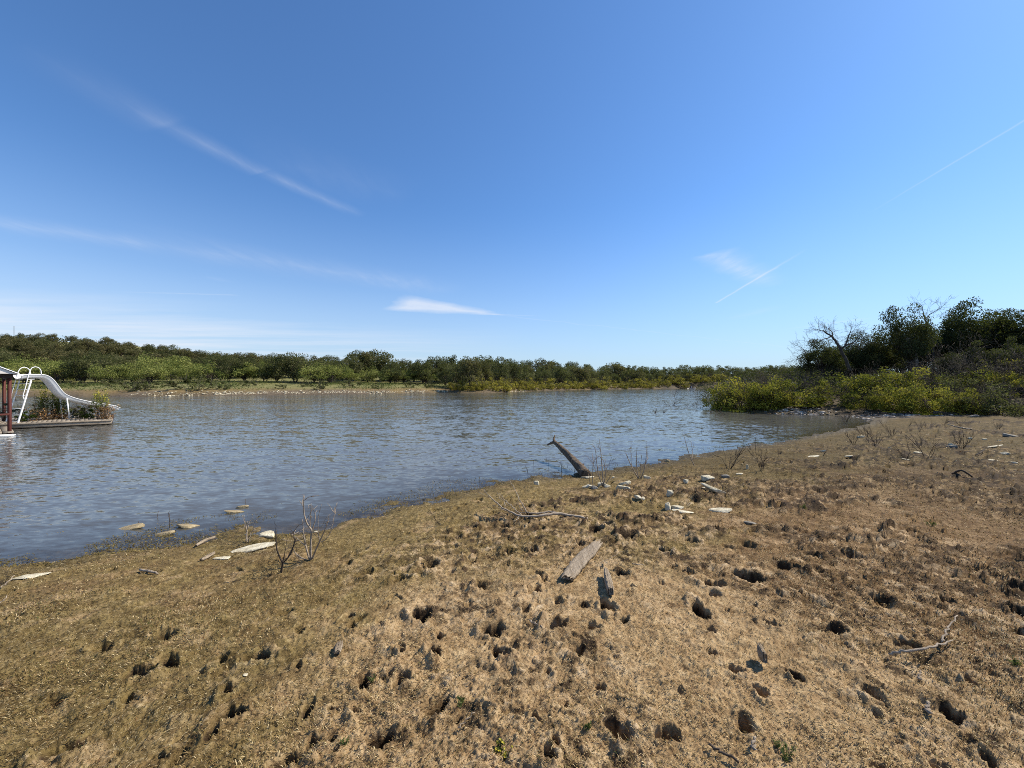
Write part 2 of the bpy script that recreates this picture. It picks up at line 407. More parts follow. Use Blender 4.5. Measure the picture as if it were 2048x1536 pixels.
# hoof pits: measured ones first, then the trampled ground between them
PITS = [(845, 1237, 22), (875, 1427, 27), (803, 1362, 19), (460, 1440, 27), (615, 1422, 19), (275, 1350, 26), (130, 1505, 30), (515, 1318, 22),
        (1425, 1168, 23), (1400, 1225, 25), (1112, 1250, 26), (1187, 1257, 15), (1212, 1216, 22), (870, 1308, 20), (865, 1130, 22), (845, 1140, 16),
        (802, 1160, 17), (1020, 1108, 17), (1080, 1019, 14), (1112, 1003, 12), (1190, 1062, 24), (1255, 1078, 22), (1495, 1160, 26), (1500, 1093, 20),
        (1660, 1268, 24), (1592, 1356, 17), (1700, 1116, 17), (2030, 1187, 24), (2035, 1232, 16), (1000, 1312, 22), (985, 1268, 20), (205, 1300, 18),
        (332, 1275, 20), (572, 1230, 14), (948, 1112, 14), (718, 1107, 15), (733, 1152, 15), (1250, 1242, 12), (1345, 1470, 18), (300, 1530, 22),
        (625, 1492, 20), (1100, 1525, 18), (1330, 1105, 16), (1440, 1066, 12), (1560, 1010, 13), (960, 1175, 15), (1070, 1150, 15), (1160, 1090, 12),
        (1740, 1390, 20), (1755, 1205, 16), (1620, 1120, 16), (1575, 1140, 18), (880, 1275, 12), (1905, 1440, 20), (1820, 1300, 18), (420, 1480, 12),
        (1245, 1150, 13), (1375, 1145, 12), (960, 1000, 8), (905, 1060, 12), (985, 1035, 12), (1210, 1050, 12), (1320, 1040, 12), (1385, 1085, 13)]
pit_xyr = []
for (u, v, rp) in PITS:
    g = on_ground(u, v); pit_xyr.append((g.x, g.y, max(0.04, rp / F * g.y * 0.98), 1.0))
rp_ = np.random.default_rng(11)
cand = np.stack([rp_.uniform(-9, 24, 16000), rp_.uniform(0.9, 19, 16000)], 1)
csd = shore_sd(cand[:, 0], cand[:, 1]); cn = fbm(cand[:, 0] * 0.5, cand[:, 1] * 0.5, 61, 3)
u_ = CX + F * cand[:, 0] / cand[:, 1]
dens = 0.20 + 0.85 * sstep(0.46, 0.60, cn) + 0.25 * sstep(700, 1000, u_)
dens *= np.where(u_ < 640, 0.33, 1.0) * sstep(0.5, 1.6, csd) * np.where((cand[:, 1] > 9) & (csd < 2.6), 0.4, 1)
keep = (rp_.uniform(0, 1, 16000) < dens * 1.0) & (csd > 0.45)
for (x, y), s in zip(cand[keep], csd[keep]):
    pit_xyr.append((x, y, float(np.clip(rp_.lognormal(-3.55, 0.48), 0.012, 0.075)) * (1.25 if y > 8 else 1.0), rp_.uniform(0.3, 0.95)))
torn_shade = np.zeros_like(GZ); pitd = np.zeros_like(GZ); rimh = np.zeros_like(GZ)
thn = 1280
for (x, y, r, s) in pit_xyr:
    pr, pt = math.hypot(x, y), math.atan2(x, y)
    R2 = r * 2.6
    i0, i1 = np.searchsorted(rows, pr - R2), np.searchsorted(rows, pr + R2)
    dt = R2 / pr
    j0, j1 = np.searchsorted(TH[:thn], pt - dt), np.searchsorted(TH[:thn], pt + dt)
    if i1 <= i0 or j1 <= j0: continue
    sl = (slice(i0, i1), slice(j0, j1))
    dx, dy = GX[sl] - x, GY[sl] - y
    a = rp_.uniform(0, math.pi); el = rp_.uniform(1.0, 1.55)
    ex, ey = dx * math.cos(a) + dy * math.sin(a), (-dx * math.sin(a) + dy * math.cos(a)) * el
    rad = np.hypot(ex, ey); ang = np.arctan2(ey, ex)
    w = 1 + 0.22 * np.sin(2 * ang + rp_.uniform(0, 6)) + 0.15 * np.sin(3 * ang + rp_.uniform(0, 6)) + 0.06 * np.sin(6 * ang + rp_.uniform(0, 6))
    q = rad / (r * w)
    depth = min(0.125, r * 1.75) * (0.6 + 0.4 * s)
    pitd[sl] = np.maximum(pitd[sl], depth * (1 - sstep(0.60, 1.04, q)))
    side = 0.5 + 0.5 * np.sin(ang + rp_.uniform(0, 6))
    rim = np.exp(-((q - 1.42) / 0.34) ** 2) * side * min(0.034, 0.42 * r) * s
    rimh[sl] = np.maximum(rimh[sl], rim)
    torn_shade[sl] = np.maximum(torn_shade[sl], np.clip(np.where(q < 1.05, 1.0, 1.6 - q * 0.75), 0, 1) * (0.4 + 0.6 * s))
lump = np.zeros_like(GZ); lumpd = np.zeros_like(GZ)
cand = np.stack([rp_.uniform(-8, 26, 12000), rp_.uniform(1.2, 19, 12000)], 1)
csd = shore_sd(cand[:, 0], cand[:, 1]); cn = fbm(cand[:, 0] * 0.45, cand[:, 1] * 0.8, 63, 4); u_ = CX + F * cand[:, 0] / cand[:, 1]
keep = rp_.uniform(0, 1, 12000) < sstep(0.44, 0.62, cn) * sstep(0.8, 2.2, csd) * np.where(u_ < 640, 0.12, 0.5)
for (x, y) in cand[keep]:
    r = float(np.clip(rp_.lognormal(-3.1, 0.5), 0.018, 0.16)) * (0.75 + 0.045 * y)
    pr, pt = math.hypot(x, y), math.atan2(x, y); R2 = r * 2.0
    i0, i1 = np.searchsorted(rows, pr - R2), np.searchsorted(rows, pr + R2); dt = R2 / pr
    j0, j1 = np.searchsorted(TH[:thn], pt - dt), np.searchsorted(TH[:thn], pt + dt)
    if i1 <= i0 or j1 <= j0: continue
    sl = (slice(i0, i1), slice(j0, j1)); dx, dy = GX[sl] - x, GY[sl] - y
    a = rp_.uniform(0, math.pi); el = rp_.uniform(1.0, 2.2)
    ex, ey = dx * math.cos(a) + dy * math.sin(a), (-dx * math.sin(a) + dy * math.cos(a)) * el
    ang = np.arctan2(ey, ex); w = 1 + 0.25 * np.sin(2 * ang + rp_.uniform(0, 6)) + 0.2 * np.sin(3 * ang + rp_.uniform(0, 6)) + 0.12 * np.sin(5 * ang + rp_.uniform(0, 6))
    q = np.hypot(ex, ey) / (r * w); tilt = 1 + 0.7 * (ex * math.cos(el * 9) + ey * math.sin(el * 9)) / r
    lump[sl] = np.maximum(lump[sl], min(0.034, r * (0.38 + 0.02 * y)) * rp_.uniform(.4, 1) * (1 - sstep(0.55, 1.0, q)) * np.clip(tilt, 0.2, 1.3))
    lumpd[sl] = np.maximum(lumpd[sl], 1 - sstep(0.8, 1.25, q))
wl, wid = worley(GX * 24 + fbm(GX * 30, GY * 30, 8, 2) * 0.8, GY * 24, 5)
crumb = (1 - np.clip(wl, 0, 1)) * (0.3 + 0.7 * wid)
w2, wid2 = worley(GX * 9, GY * 9 + fbm(GX * 12, GY * 12, 9, 2) * 0.7, 15)
clod = np.clip((0.62 - w2) * 2.6, 0, 1) * np.where(wid2 > 0.5, wid2, 0.08) * 0.62
rough = fbm(GX * 1.3, GY * 1.3, 33, 4)
trample = sstep(0.40, 0.60, rough) * dry
cl = fbm(GX * 1.1, GY * 1.1, 44, 5, 0.6)
UPX = CX + F * GX / np.maximum(GY, 0.05)
bare = sstep(0.50, 0.66, cl) * sstep(1.0, 3.0, SD) * np.where(GY > 0, sstep(450, 950, UPX), 1)
fine = fbm(GX * 11, GY * 11, 51, 5, 0.6) - 0.5
tuft = fbm(GX * 34, GY * 34, 71, 3, 0.6) - 0.5
def plates(f, seed, wob):
    a_ = fbm(GX * f * 0.9, GY * f * 0.9, seed + 1, 3) - 0.5; b_ = fbm(GX * f * 0.9 + 31, GY * f * 0.9, seed + 2, 3) - 0.5
    w_, i_ = worley(GX * f + wob * a_, GY * f + wob * b_, seed)
    return w_, i_
UPX2 = np.where(GY > 0.1, UPX, 2000)
tr2 = sstep(0.37, 0.52, fbm(GX * 0.9, GY * 1.3, 203, 4, 0.55)) * np.where(True, 0.30 + 0.70 * sstep(500, 950, UPX2), 1) * sstep(0.8, 2.6, SD)
p1, q1 = plates(6.0, 211, 1.6); p2, q2 = plates(14.0, 221, 1.8); p3, q3 = plates(30.0, 231, 1.6)
rid = 1 - np.abs(2 * fbm(GX * 5.5, GY * 5.5, 241, 4, 0.55) - 1); rid = np.clip((rid - 0.62) / 0.38, 0, 1) ** 1.5
rd2 = 1 - np.abs(2 * fbm(GX * 1.9, GY * 3.0, 251, 5, 0.6) - 1); rd2 = np.clip((rd2 - 0.70) / 0.30, 0, 1) * sstep(3.2, 5.5, GR) * tr2
broken = 0.060 * rd2 * (0.6 + 0.5 * q2) + (0.45 + 0.20 * sstep(3, 5, GR)) * tr2 * (0.040 * np.where(q1 > 0.55, (q1 - 0.55) * 2.2, 0) * sstep(0.72, 0.50, p1) + 0.026 * np.where(q2 > 0.4, q2, 0) * sstep(0.75, 0.55, p2) + 0.012 * q3 + 0.030 * rid - 0.012)
wl3, wid3 = worley(GX * 46 + 3.1, GY * 46, 25)
grit = np.clip((0.55 - wl3) * 2.2, 0, 1) * wid3
micro = near * dry * (broken + 0.9 * rimh * (0.7 + 0.5 * crumb) + 0.030 * fine + 0.010 * tuft + 0.013 * grit + trample * (0.020 * clod + 0.012 * crumb) + np.clip(torn_shade, 0, 1) * (0.034 * clod + 0.014 * crumb) + lump * (0.45 + 0.55 * sstep(3, 5.5, GR)) * (0.75 + 0.8 * (crumb - 0.2)))
fringe = sstep(-1.6, -0.2, SD) * sstep(1.0, 0.1, SD)
micro += near * fringe * (0.17 * (fbm(GX * 1.9, GY * 1.9, 57, 5, 0.6) - 0.47) + 0.030 * fine + 0.014 * tuft)
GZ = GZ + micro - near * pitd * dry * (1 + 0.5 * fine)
ffar = sstep(40, 55, GY) * sstep(26, 10, GX - 0.45 * np.maximum(GY - 60, 0))
rb = (GX - 19.6) * 0.37 + (GY - 20.4) * 0.93
right = sstep(14, 19, GX) * (1 - ffar) * sstep(-0.6, 0.8, rb)
meadow = np.clip(ffar * sstep(4.0, 8.0, SD) + sstep(40, 60, GR) * (1 - ffar) * (SD > 2) + right * sstep(3, 7, rb) * 0.5, 0, 1)
litter = np.clip(right * sstep(0.3, 1.6, rb) + sstep(24, 30, GX) * sstep(0, 3, rb) * (1 - ffar), 0, 1)
stony = np.clip(right * sstep(4.0, 1.5, rb) * 0.8 + ffar * sstep(4.5, 2.0, SD) * sstep(0.30, 0.5, fbm(GX * 0.2, GY * 0.2, 81, 3)) * 0.8, 0, 1)
wet = sstep(0.9, -0.1, SD + (fine * 0.6)) * 0.9
jw = (fbm(GX * 0.7, GY * 0.7, 101, 4) - 0.5)
tan_a = sstep(-1.9, -0.1, GX + 1.6 * jw) * sstep(4.6, 2.6, GR + 1.5 * jw) + 0.40 * sstep(0.5, 2.0, GX) * sstep(0.50, 0.62, fbm(GX * 0.5 + 7, GY * 0.9, 103, 4)) * sstep(13, 8, GR) * sstep(2.5, 4, SD)
rust_a = sstep(0.2, 2.2, GX + 2 * jw) * sstep(2.6, 4.6, SD + 2 * jw) * sstep(14, 8, GR) + 0.35 * sstep(0.52, 0.62, fbm(GX * 0.8, GY * 0.8, 105, 3))
clay_a = np.clip(bare * 0.34 + 0.42 * sstep(0.25, 0.8, rimh / 0.034) + 0.03, 0, 1) * sstep(0.6, 2.0, SD)
ground = grid_mesh('ground', GX, GY, GZ, {'broken': np.clip(tr2 * (0.25 + 0.75 * sstep(0.35, 0.75, q2)) , 0, 1), 'tan': np.clip(tan_a, 0, 1), 'rust': np.clip(rust_a, 0, 1), 'clay': clay_a, 'torn_shade': np.clip(pitd / 0.05, 0, 1) * 0.6 + 0.45 * torn_shade * trample + 0.42 * lumpd + 0.75 * sstep(0.1, 0.5, rd2), 'far_shade': sstep(5.5, 10.0, GR) * (1 - ffar) * sstep(3.0, 0.0, rb), 'wet': wet, 'meadow': meadow, 'stony': stony, 'litter': litter}, ground_mat())  # pit depth and distance both feed shade painted into the soil colour
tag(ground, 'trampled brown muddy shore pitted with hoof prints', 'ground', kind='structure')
gi = lambda pr: np.clip(np.searchsorted(rows, pr), 0, len(rows) - 1)
def surf(x, y):
    """height of the finished sheet (pits and clods included)"""
    pr = np.hypot(x, y); pt = np.arctan2(x, y)
    i = np.clip(np.searchsorted(rows, pr), 1, len(rows) - 1); j = np.clip(np.searchsorted(TH[:thn], pt), 1, thn - 1)
    a = np.clip((pr - rows[i - 1]) / (rows[i] - rows[i - 1]), 0, 1); b = np.clip((pt - TH[j - 1]) / (TH[j] - TH[j - 1]), 0, 1)
    return (GZ[i - 1, j - 1] * (1 - a) + GZ[i, j - 1] * a) * (1 - b) + (GZ[i - 1, j] * (1 - a) + GZ[i, j] * a) * b

def lie(x, y, r=0.0):
    """height at which a thing r metres across rests on the rough mud"""
    a = np.linspace(0, 2 * math.pi, 9)[:-1]
    xs = np.concatenate([[x], x + r * .4 * np.cos(a)]); ys = np.concatenate([[y], y + r * .4 * np.sin(a)])
    return float(np.percentile(surf(xs, ys), 70))
# ------------------------------------------------------------------ lake
wrows = np.concatenate([[0.3, 1, 2, 3], np.geomspace(3.4, 60, 260), np.geomspace(61, 420, 70)])
WX, WY, WTH = polar_grid(420, wrows)
WSD = shore_sd(WX, WY); WB = base_height(WX, WY, WSD)
dep = np.maximum(-WB, 0)
murk = 1 - np.exp(-dep / 0.10)
calm = sstep(11, 3, np.hypot(WX - 18.5, (WY - 23.0) * 1.2)) * 0.9
calm = np.maximum(calm, sstep(1.6, 0.2, -WSD) * 0.65)
water = grid_mesh('water', WX, WY, np.zeros_like(WX), {'murk': murk, 'far': sstep(10, 80, WY), 'calm': calm}, water_mat())
tag(water, 'wind rippled blue lake with murky shallows', 'lake', kind='structure')

# ------------------------------------------------------------------ dry grass mat (stuff): short flattened blades all over the near shore
def grass_mat():
    t = NT('dry_grass_blades')
    col = attr(t, 'tint', 0)
    pr = t.n('ShaderNodeBsdfPrincipled', None, Base_Color=col, Roughness=0.8, Specular_IOR_Level=0.15).outputs[0]
    tr = t.n('ShaderNodeBsdfTranslucent', None, Color=col).outputs[0]
    return t.out(t.n('ShaderNodeMixShader', None, Fac=0.25, _1=pr, _2=tr).outputs[0])

def blades(n, seed, dmin, dmax, lmin, lmax, wid_, ring=False):
    g = np.random.default_rng(seed)
    th = np.arctan(g.uniform(-1.5, 1.5, n)); r = 1 / g.uniform(1 / dmax, 1 / dmin, n)
    if ring: th = g.uniform(-math.pi, math.pi, n); r = dmax * np.sqrt(g.uniform(0.02, 1, n))
    x, y = r * np.sin(th), r * np.cos(th)
    sd = shore_sd(x, y)
    p = sstep(-0.45, 0.3, sd) * (0.55 + 0.45 * sstep(0.35, 0.6, fbm(x * 2, y * 2, 91, 3)))
    cl_ = fbm(x * 1.1, y * 1.1, 44, 5, 0.6); u = CX + F * x / np.where(np.abs(y) < .05, .05, y)
    b = sstep(0.50, 0.66, cl_) * sstep(1.0, 3.0, sd) * sstep(450, 950, u)
    p *= 1 - 0.35 * b
    k = g.uniform(0, 1, n) < p
    x, y, sd, b, u = x[k], y[k], sd[k], b[k], u[k]; n = len(x)
    z = np.where(np.abs(np.arctan2(x, y)) < R(61.5), surf(x, y), base_height(x, y) + 0.004)
    patch = fbm(x * 1.7, y * 1.7, 95, 3)
    az = g.uniform(0, 2 * math.pi, n) * 0.55 + 6 * patch
    el = np.abs(g.normal(0.05, 0.24, n)); el = np.clip(el, 0, 1.3)
    L = g.uniform(lmin, lmax, n); w = wid_ * g.uniform(0.6, 1.4, n) * np.maximum(1, np.hypot(x, y) / 3.2)
    L = L * np.maximum(1, np.hypot(x, y) / 5)
    dx, dy = np.cos(az), np.sin(az)
    tip = np.stack([x + dx * L * np.cos(el), y + dy * L * np.cos(el), z + L * np.sin(el) * 0.9 + 0.004], 1)
    mid = np.stack([x + dx * L * 0.5 * np.cos(el), y + dy * L * 0.5 * np.cos(el), z + L * 0.62 * np.sin(el) + 0.006], 1)
    base = np.stack([x, y, z - 0.002], 1)
    side = np.stack([-dy * w, dx * w, g.uniform(-0.4, 0.4, n) * w], 1)
    V = np.stack([base - side * 0.7, base + side * 0.7, mid + side, mid - side, tip], 1).reshape(-1, 3)
    i = np.arange(n) * 5
    q = np.stack([i, i + 1, i + 2, i + 3], 1); t3 = np.stack([i + 3, i + 2, i + 4], 1)
    pal = np.array([(0.150, 0.106, 0.037), (0.22, 0.160, 0.060), (0.048, 0.031, 0.012), (0.60, 0.48, 0.27), (0.36, 0.25, 0.115), (0.17, 0.085, 0.034), (0.075, 0.085, 0.022)])
    jw_ = (fbm(x * 0.7, y * 0.7, 101, 4) - 0.5); tn = sstep(-1.9, -0.1, x + 1.6 * jw_) * sstep(4.6, 2.6, np.hypot(x, y) + 1.5 * jw_)
    wst = np.stack([0.30 + 0 * x, 0.25 + 0 * x, 0.20 + 0 * x, 0.10 + 0.24 * sstep(0.52, 0.68, patch) + 0.25 * tn, 0.10 + 0.40 * tn, 0.05 + 0.25 * sstep(0.45, 0.6, fbm(x * 0.6, y * 0.6, 97, 2)) * sstep(700, 1100, u), 0.01 + 0.05 * sstep(0.58, 0.7, fbm(x * 0.8, y * 0.8, 99, 2))], 1)
    cs = np.cumsum(wst, 1); cs /= cs[:, -1:]
    idx = (g.uniform(0, 1, n)[:, None] > cs).sum(1).clip(0, 6)
    c = pal[idx] * g.uniform(0.7, 1.3, n)[:, None]
    c = np.concatenate([c, np.ones((n, 1))], 1)
    return V, q, t3, np.repeat(c, 5, 0)

bg = MB()
for spec in ((230000, 1, 1.15, 9.0, 0.007, 0.022, 0.0011), (90000, 2, 3.0, 20.0, 0.010, 0.024, 0.0012), (5000, 3, 1.2, 6.0, 0.03, 0.06, 0.0009), (36000, 4, 1, 4.0, 0.008, 0.026, 0.0014, True)):
    V, q, t3, c = blades(*spec)
    n0 = bg.n
    bg.add(V, q, c); bg.f3.append(t3 + n0)
grass = bg.build('dry_grass', grass_mat(), color=True)
tag(grass, 'flattened dry olive and straw grass matted over the muddy shore', 'grass', kind='stuff')

# ------------------------------------------------------------------ sky, sun, camera
SUN_AZ, SUN_EL = R(72), R(46)        # clockwise from the view direction
def sky_world():
    t = NT('World', world=True)
    sky = t.n('ShaderNodeTexSky', {'sky_type': 'NISHITA', 'sun_disc': False, 'sun_elevation': SUN_EL, 'sun_rotation': SUN_AZ,
                                   'altitude': 200.0, 'air_density': 1.0, 'dust_density': 0.35, 'ozone_density': 2.2}).outputs[0]
    d = t.n('ShaderNodeTexCoord').outputs['Generated']
    sp = t.n('ShaderNodeSeparateXYZ', None, Vector=d)
    z = t.math('MAXIMUM', sp.outputs[2], 0.012)
    P = t.n('ShaderNodeCombineXYZ', None, X=t.math('DIVIDE', sp.outputs[0], z), Y=t.math('DIVIDE', sp.outputs[1], z), Z=0.0).outputs[0]
    wob = t.vm('SUBTRACT', t.noise(P, 2.2, 4, 0.6, out=1), (0.5, 0.5, 0.5))
    fib = t.noise(t.n('ShaderNodeMapping', None, Vector=P, Scale=(3.0, 0.7, 1), Rotation=(0, 0, 0.45)).outputs[0], 3.0, 6, 0.65)
    def plane(u, v): return ((u - CX) / (CY - v), F / (CY - v), 0.0)
    def streak(a, b, w, soft, amp, fade0=0.1, fade1=0.9, jig=0.05, grain=0.7):
        """thin ice cloud along a straight run of the cloud layer"""
        A, B = Vector(plane(*a)), Vector(plane(*b)); AB = B - A; L2 = AB.length_squared
        Q = t.vm('ADD', P, t.vm('MULTIPLY', wob, (jig, jig, 0)))
        pa = t.vm('SUBTRACT', Q, tuple(A))
        h = t.math('DIVIDE', t.vm('DOT_PRODUCT', pa, tuple(AB), out=1), L2)
        hc = t.math('MINIMUM', t.math('MAXIMUM', h, 0.0), 1.0)
        ab = t.n('ShaderNodeCombineXYZ', None, X=t.math('MULTIPLY', hc, AB.x), Y=t.math('MULTIPLY', hc, AB.y), Z=0.0).outputs[0]
        dist = t.vm('LENGTH', t.vm('SUBTRACT', pa, ab), out=1)
        body = t.maprange(dist, w, w + soft, 1.0, 0.0)
        body = t.math('POWER', body, 1.6)
        ends = t.math('MULTIPLY', t.maprange(h, -0.02, fade0), t.maprange(h, fade1, 1.02, 1.0, 0.0))
        g = t.math('ADD', 1 - grain, t.math('MULTIPLY', t.maprange(fib, 0.3, 0.7), grain))
        return t.math('MULTIPLY', t.math('MULTIPLY', body, ends), t.math('MULTIPLY', g, amp))
    S = [streak((40, 90), (330, 252), 0.0, 0.16, 0.11, 0.85, 0.96, 0.05), streak((270, 218), (520, 345), 0.0, 0.10, 0.20, 0.5, 0.99, 0.04),
         streak((480, 325), (725, 432), 0.0, 0.085, 0.19, 0.3, 0.75, 0.04),
         streak((-60, 438), (330, 494), 0.0, 0.30, 0.19, 0.15, 0.8, 0.15), streak((250, 478), (910, 582), 0.0, 0.5, 0.16, 0.2, 0.8, 0.3),
         streak((480, 300), (820, 400), 0.0, 0.30, 0.05, 0.3, 0.7, 0.3),
         streak((1432, 606), (1612, 499), 0.0, 0.030, 0.50, 0.02, 0.6, 0.05, 0.45), streak((1740, 425), (2070, 228), 0.0, 0.013, 0.26, 0.6, 0.98, 0.02, 0.4),
         streak((1425, 505), (1550, 572), 0.02, 0.20, 0.42, 0.02, 0.5, 0.22),
         streak((1460, 640), (1560, 610), 0.0, 0.25, 0.12, 0.3, 0.6, 0.2), streak((1560, 660), (1740, 636), 0.0, 0.14, 0.24, 0.6, 0.9, 0.1),
         streak((210, 583), (475, 590), 0.0, 0.06, 0.20, 0.5, 0.95, 0.05), streak((960, 628), (1085, 632), 0.0, 0.06, 0.35, 0.02, 0.3, 0.05, 0.4),
         streak((410, 552), (470, 566), 0.0, 0.12, 0.07, 0.3, 0.6, 0.2)]
    tot = S[0]
    for s in S[1:]: tot = t.math('ADD', tot, s)
    # small lens of cloud low over the lake, tapering to the right
    A, B = plane(812, 609), plane(1000, 630)
    dx, dy = B[0] - A[0], B[1] - A[1]; Lc = math.hypot(dx, dy)
    Q = t.vm('ADD', P, t.vm('MULTIPLY', wob, (0.30, 0.30, 0)))
    pa = t.vm('SUBTRACT', Q, A)
    along = t.math('DIVIDE', t.vm('DOT_PRODUCT', pa, (dx / Lc, dy / Lc, 0), out=1), Lc)
    across = t.math('ABSOLUTE', t.vm('DOT_PRODUCT', pa, (-dy / Lc, dx / Lc, 0), out=1))
    wdt = t.math('MULTIPLY', t.math('POWER', t.math('MAXIMUM', t.math('SUBTRACT', 1.0, along), 0.0), 0.7), 0.5)
    lens = t.math('MULTIPLY', t.maprange(t.math('SUBTRACT', wdt, across), -0.05, 0.26), t.maprange(along, -0.14, 0.02))
    lens = t.math('MULTIPLY', lens, t.math('ADD', 0.62, t.math('MULTIPLY', t.noise(P, 4.0, 5, 0.6), 0.5)))
    tot = t.math('ADD', tot, t.math('MULTIPLY', lens, 0.72))
    # milky sheets low in the left of the sky
    sheet = t.noise(t.n('ShaderNodeMapping', None, Vector=P, Scale=(0.16, 0.55, 1), Rotation=(0, 0, 0.12), Location=(3.1, 0.4, 0)).outputs[0], 1.0, 5, 0.6)
    el = sp.outputs[2]; az = t.math('DIVIDE', sp.outputs[0], t.math('MAXIMUM', sp.outputs[1], 0.05))
    band = t.math('MULTIPLY', t.maprange(el, 0.17, 0.10), t.maprange(az, 0.05, -0.75))
    tot = t.math('ADD', tot, t.math('MULTIPLY', t.math('MULTIPLY', t.maprange(sheet, 0.40, 0.62), band), 0.5))
    hz = t.math('POWER', t.maprange(el, 0.42, 0.0), 1.7)
    veil = t.math('MULTIPLY', t.maprange(el, 0.22, 0.02), t.maprange(az, 0.3, -1.0, 0.02, 0.28))
    tot = t.math('MINIMUM', t.math('ADD', tot, veil), 0.9)
    sk = t.mix(1.0, sky, (0.61, 0.89, 1.16), 'MULTIPLY')
    sk = t.mix(t.math('MULTIPLY', hz, 0.85), sk, (3.55, 4.35, 5.3))
    col = t.mix(tot, sk, CLOUD)
    bgd = t.n('ShaderNodeBackground', None, Color=col, Strength=SKY).outputs[0]
    t.out(bgd, 'ShaderNodeOutputWorld')
    bpy.context.scene.world = t.m
CLOUD, SKY = (5.5, 5.8, 6.4), 0.112
sky_world()

L = bpy.data.lights.new('sun', 'SUN'); L.energy = 5.0; L.angle = R(0.53); L.color = (1.0, 0.91, 0.77)
so = bpy.data.objects.new('sun', L); C.objects.link(so)
sd_ = Vector((math.sin(SUN_AZ) * math.cos(SUN_EL), math.cos(SUN_AZ) * math.cos(SUN_EL), math.sin(SUN_EL)))
so.rotation_euler = sd_.to_track_quat('Z', 'Y').to_euler()

cam = bpy.data.cameras.new('camera'); cam.sensor_width = 36; cam.lens = 36 * F / 2048
cam.clip_start = 0.05; cam.clip_end = 5000
co = bpy.data.objects.new('camera', cam); C.objects.link(co)
co.location = (0, 0, CAMZ); co.rotation_euler = (R(90), 0, 0)
sc = bpy.context.scene
sc.camera = co
sc.view_settings.view_transform = 'Standard'; sc.view_settings.look = 'None'
sc.view_settings.exposure = 0.45; sc.view_settings.gamma = 1.0
sc.cycles.max_bounces = 8; sc.cycles.transparent_max_bounces = 12; sc.cycles.diffuse_bounces = 3; sc.cycles.glossy_bounces = 3
sc.cycles.use_denoising = False
sc.cycles.filter_width = 0.95
sc.cycles.sample_clamp_indirect = 6.0

# ------------------------------------------------------------------ plants
def unit(v): return v / (np.linalg.norm(v, axis=-1, keepdims=True) + 1e-9)

def leaf_cards(b, ctr, size, g, tint, up=0.25, asp=0.55):
    """small pointed leaf faces at random tilts"""
    n = len(ctr)
    nr = unit(g.normal(0, 1, (n, 3)) + np.array((0, 0, up)))
    a = unit(np.cross(nr, g.normal(0, 1, (n, 3)))); c = np.cross(nr, a)
    s = (size * g.uniform(0.6, 1.35, n))[:, None]
    V = np.stack([ctr - a * s * .5, ctr + c * s * .5 * asp + a * s * .05, ctr + a * s * .5, ctr - c * s * .5 * asp + a * s * .05], 1).reshape(-1, 3)
    i = np.arange(n) * 4
    t = np.clip(tint, 0, 1)
    col = np.repeat(np.stack([t, t, t, np.ones(n)], 1), 4, 0)
    b.add(V, np.stack([i, i + 1, i + 2, i + 3], 1), col)

def bend(a, b_, g, n=5, jig=0.08, sag=0.0):
    a = np.asarray(a, float); b_ = np.asarray(b_, float); L_ = np.linalg.norm(b_ - a)
    t = np.linspace(0, 1, n)[:, None]
    P = a + (b_ - a) * t + np.sin(t * math.pi) * g.normal(0, jig * L_, 3) + g.normal(0, jig * 0.25 * L_, (n, 3)) * (t * (1 - t) * 4)
    P[:, 2] += (sag * L_ * (t * (1 - t)))[:, 0]
    return P

def tree_meshes(seed, H=6.0, W=5.0, base=0.28, clumps=22, leaves=1500, leaf=0.32, flat=0.8, trunk=0.16, stems=1, lean=0.0, gap=0.0, sides=5):
    """(trunk with limbs, crown) for a tree H metres high: uneven crown of leaf clumps carried on limbs"""
    g = np.random.default_rng(seed)
    cz = H * (base + 1) / 2; rz = H * (1 - base) / 2
    ctr = []
    while len(ctr) < clumps:
        p = g.normal(0, 1, 3); p /= np.linalg.norm(p); r = g.uniform(0.30, 1.0) ** 0.6
        if p[2] < -0.55: continue
        q = np.array((p[0] * W / 2 * r, p[1] * W / 2 * r, cz + p[2] * rz * flat * r * (1.15 if p[2] > 0 else 0.95)))
        q[:2] *= 1 + 0.25 * math.sin(3 * math.atan2(p[1], p[0]) + seed)
        q[2] += 0.10 * H * math.sin(2 * math.atan2(p[1], p[0]) + 1.7 * seed)
        ctr.append(q)
    ctr = np.array(ctr)
    tb = MB(); forks = []
    for s in range(stems):
        a = 2 * math.pi * s / max(stems, 1) + g.uniform(0, 6)
        foot = np.array((0.12 * math.cos(a) * (stems > 1), 0.12 * math.sin(a) * (stems > 1), -0.25))
        top = np.array((lean * H + 0.10 * W * math.cos(a) * (1 if stems > 1 else .4), 0.10 * W * math.sin(a), H * (base + 0.30)))
        P = bend(foot, top, g, 7, 0.06); tb.tube(P, np.linspace(trunk, trunk * 0.5, 7), sides + 1); forks.append(P)
    for k, c in enumerate(ctr):
        P0 = forks[k % stems]; j = g.integers(3, 7)
        P = bend(P0[j], c, g, 5, 0.10, 0.15)
        tb.tube(P, np.linspace(trunk * 0.42, trunk * 0.10, 5), sides, cap=False)
    cb = MB()
    per = max(4, leaves // clumps)
    for c in ctr:
        rad = g.uniform(0.10, 0.20) * W * np.array((1.1, 1.1, 0.75))
        m = int(per * g.uniform(0.6, 1.4))
        d = unit(g.normal(0, 1, (m, 3))); rr = g.uniform(0.25, 1, (m, 1)) ** 0.55
        pts = c + d * rr * rad
        if gap: pts = pts[g.uniform(0, 1, m) > gap]
        tint = g.uniform(0.15, 0.85) + g.normal(0, 0.16, len(pts))
        leaf_cards(cb, pts, leaf, g, tint)
    return tb, cb

